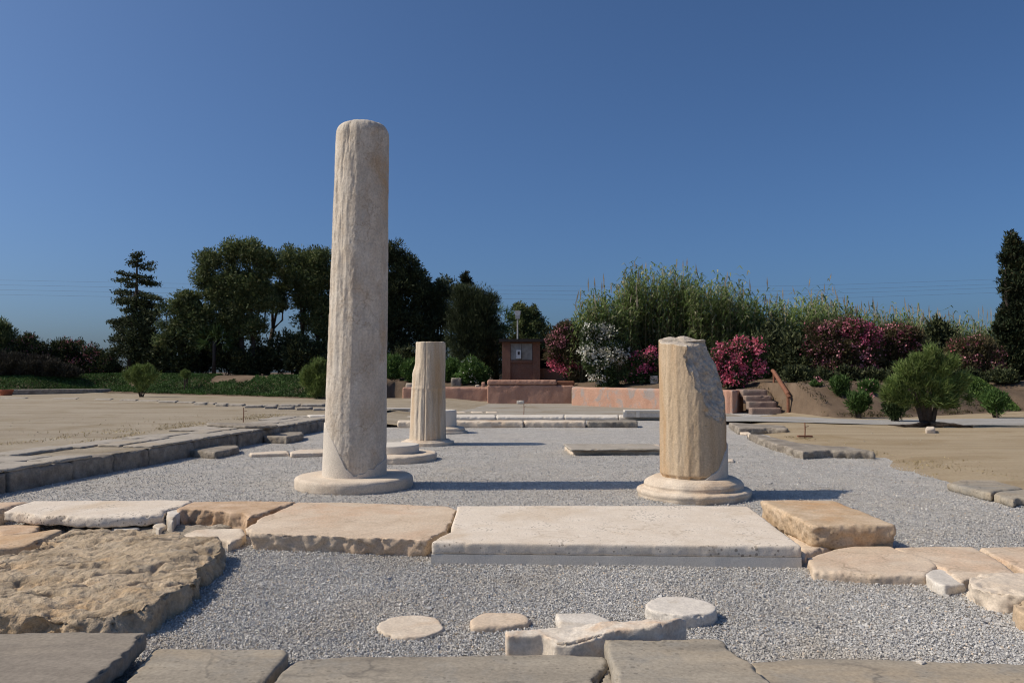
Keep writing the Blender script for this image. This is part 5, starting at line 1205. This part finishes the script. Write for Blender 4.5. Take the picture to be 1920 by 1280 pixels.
tag(mesh('ground_cover', V_, F_, 'covery'), 'yellow green mound of ground cover behind the right fan shaped oleander', 'ground cover', kind='stuff')

# dry weeds and pebbles on the sand
def scatter_on(name, label, fn, n, mat, L, W, up, cat):
    pos = np.array([p for p in (fn() for _ in range(n)) if p is not None]); D = unit(RNG.normal(size=pos.shape)*.6+np.array((0, 0, up)))
    V_, F_ = leafquads(pos, D, L, W, .3); tag(mesh(name, V_, F_, mat), label, cat, kind='stuff')
def left_weed():
    y = 6+18*random.random(); x = wall_x(y)-1.7-abs(random.gauss(0, 1.1)); q = noise.fractal(Vector((x*.9, y*.35, 8)), .9, 2, 4)
    return (x, y, ZL+.01) if q > .08 else None
scatter_on('dry_grass', 'straw coloured dry weeds along the back of the flagstones', left_weed, 5200, 'straw', .055, .012, .6, 'dry grass')
def right_weed():
    k = random.randrange(len(bl)-1); p = bl[k]+(bl[k+1]-bl[k])*random.random(); a = abs(random.gauss(0, 1.2)); x = p[0]+a*.75; y = p[1]+a*.6; q = noise.fractal(Vector((x*.9, y*.6, 18)), .9, 2, 4)
    return (x, y, ZR*.6+.01) if q > .05 and y > 5 else None
scatter_on('dry_grass', 'straw coloured dry weeds along the right sand edge', right_weed, 3600, 'straw', .05, .012, .6, 'dry grass')
def sand_stones(name, label, xr, yr, n, z):
    x = xr[0]+(xr[1]-xr[0])*RNG.random(n); y = yr[0]+(yr[1]-yr[0])*RNG.random(n)
    o = np.array([(1,0,0),(0,1,0),(-1,0,0),(0,-1,0),(0,0,1),(0,0,-1)], float); sz = .006+.018*RNG.random(n)**4
    Vv = np.repeat(o[None], n, 0)*(.6+.6*RNG.random((n, 6, 1)))*sz[:, None, None]*np.array((1, .8, .6)); Vv += np.stack([x, y, np.full(n, z)], 1)[:, None, :]
    f = np.array([(0,1,4),(1,2,4),(2,3,4),(3,0,4),(1,0,5),(2,1,5),(3,2,5),(0,3,5)]); Ff = (f[None]+6*np.arange(n)[:, None, None]).reshape(-1, 3)
    tag(mesh(name, Vv.reshape(-1, 3), Ff, 'sandstone_bits'), label, 'pebbles', kind='stuff')
sand_stones('sand_pebbles', 'scattered pebbles on the left sand', (-22, -8), (9, 36), 1500, ZL-.012)
sand_stones('sand_pebbles', 'scattered pebbles on the right sand', (6.5, 18), (11, 24), 800, ZR-.004)
# ------------------------------------------------------------------ power lines
dw = 130.0
for k, off in enumerate((0, 9, 16, 25)):
    pts_ = [(-120, 523), (0, 525), (300, 531), (620, 536), (900, 533+1), (1160, 538), (1430, 538), (1660, 531), (1880, 523), (2040, 518)]
    pp_ = [A(x, y+off+(2 if (x < 700 and k > 1) else 0), dw) for x, y in pts_]
    xs_ = np.linspace(pp_[0][0], pp_[-1][0], 60); zs_ = np.interp(xs_, [p[0] for p in pp_], [p[2] for p in pp_])
    zs_ = np.convolve(np.pad(zs_, 4, mode='edge'), np.ones(9)/9, 'valid')
    m = MB().tube([(a, dw, b) for a, b in zip(xs_, zs_)], [.012]*60, 5)
    tag(mesh('power_line', m.V, m.F, 'wire'), ['topmost thin power line crossing the sky', 'second power line from the top in the sky', 'third power line from the top in the sky', 'lowest power line crossing behind the trees'][k], 'power line', 'overhead power lines')
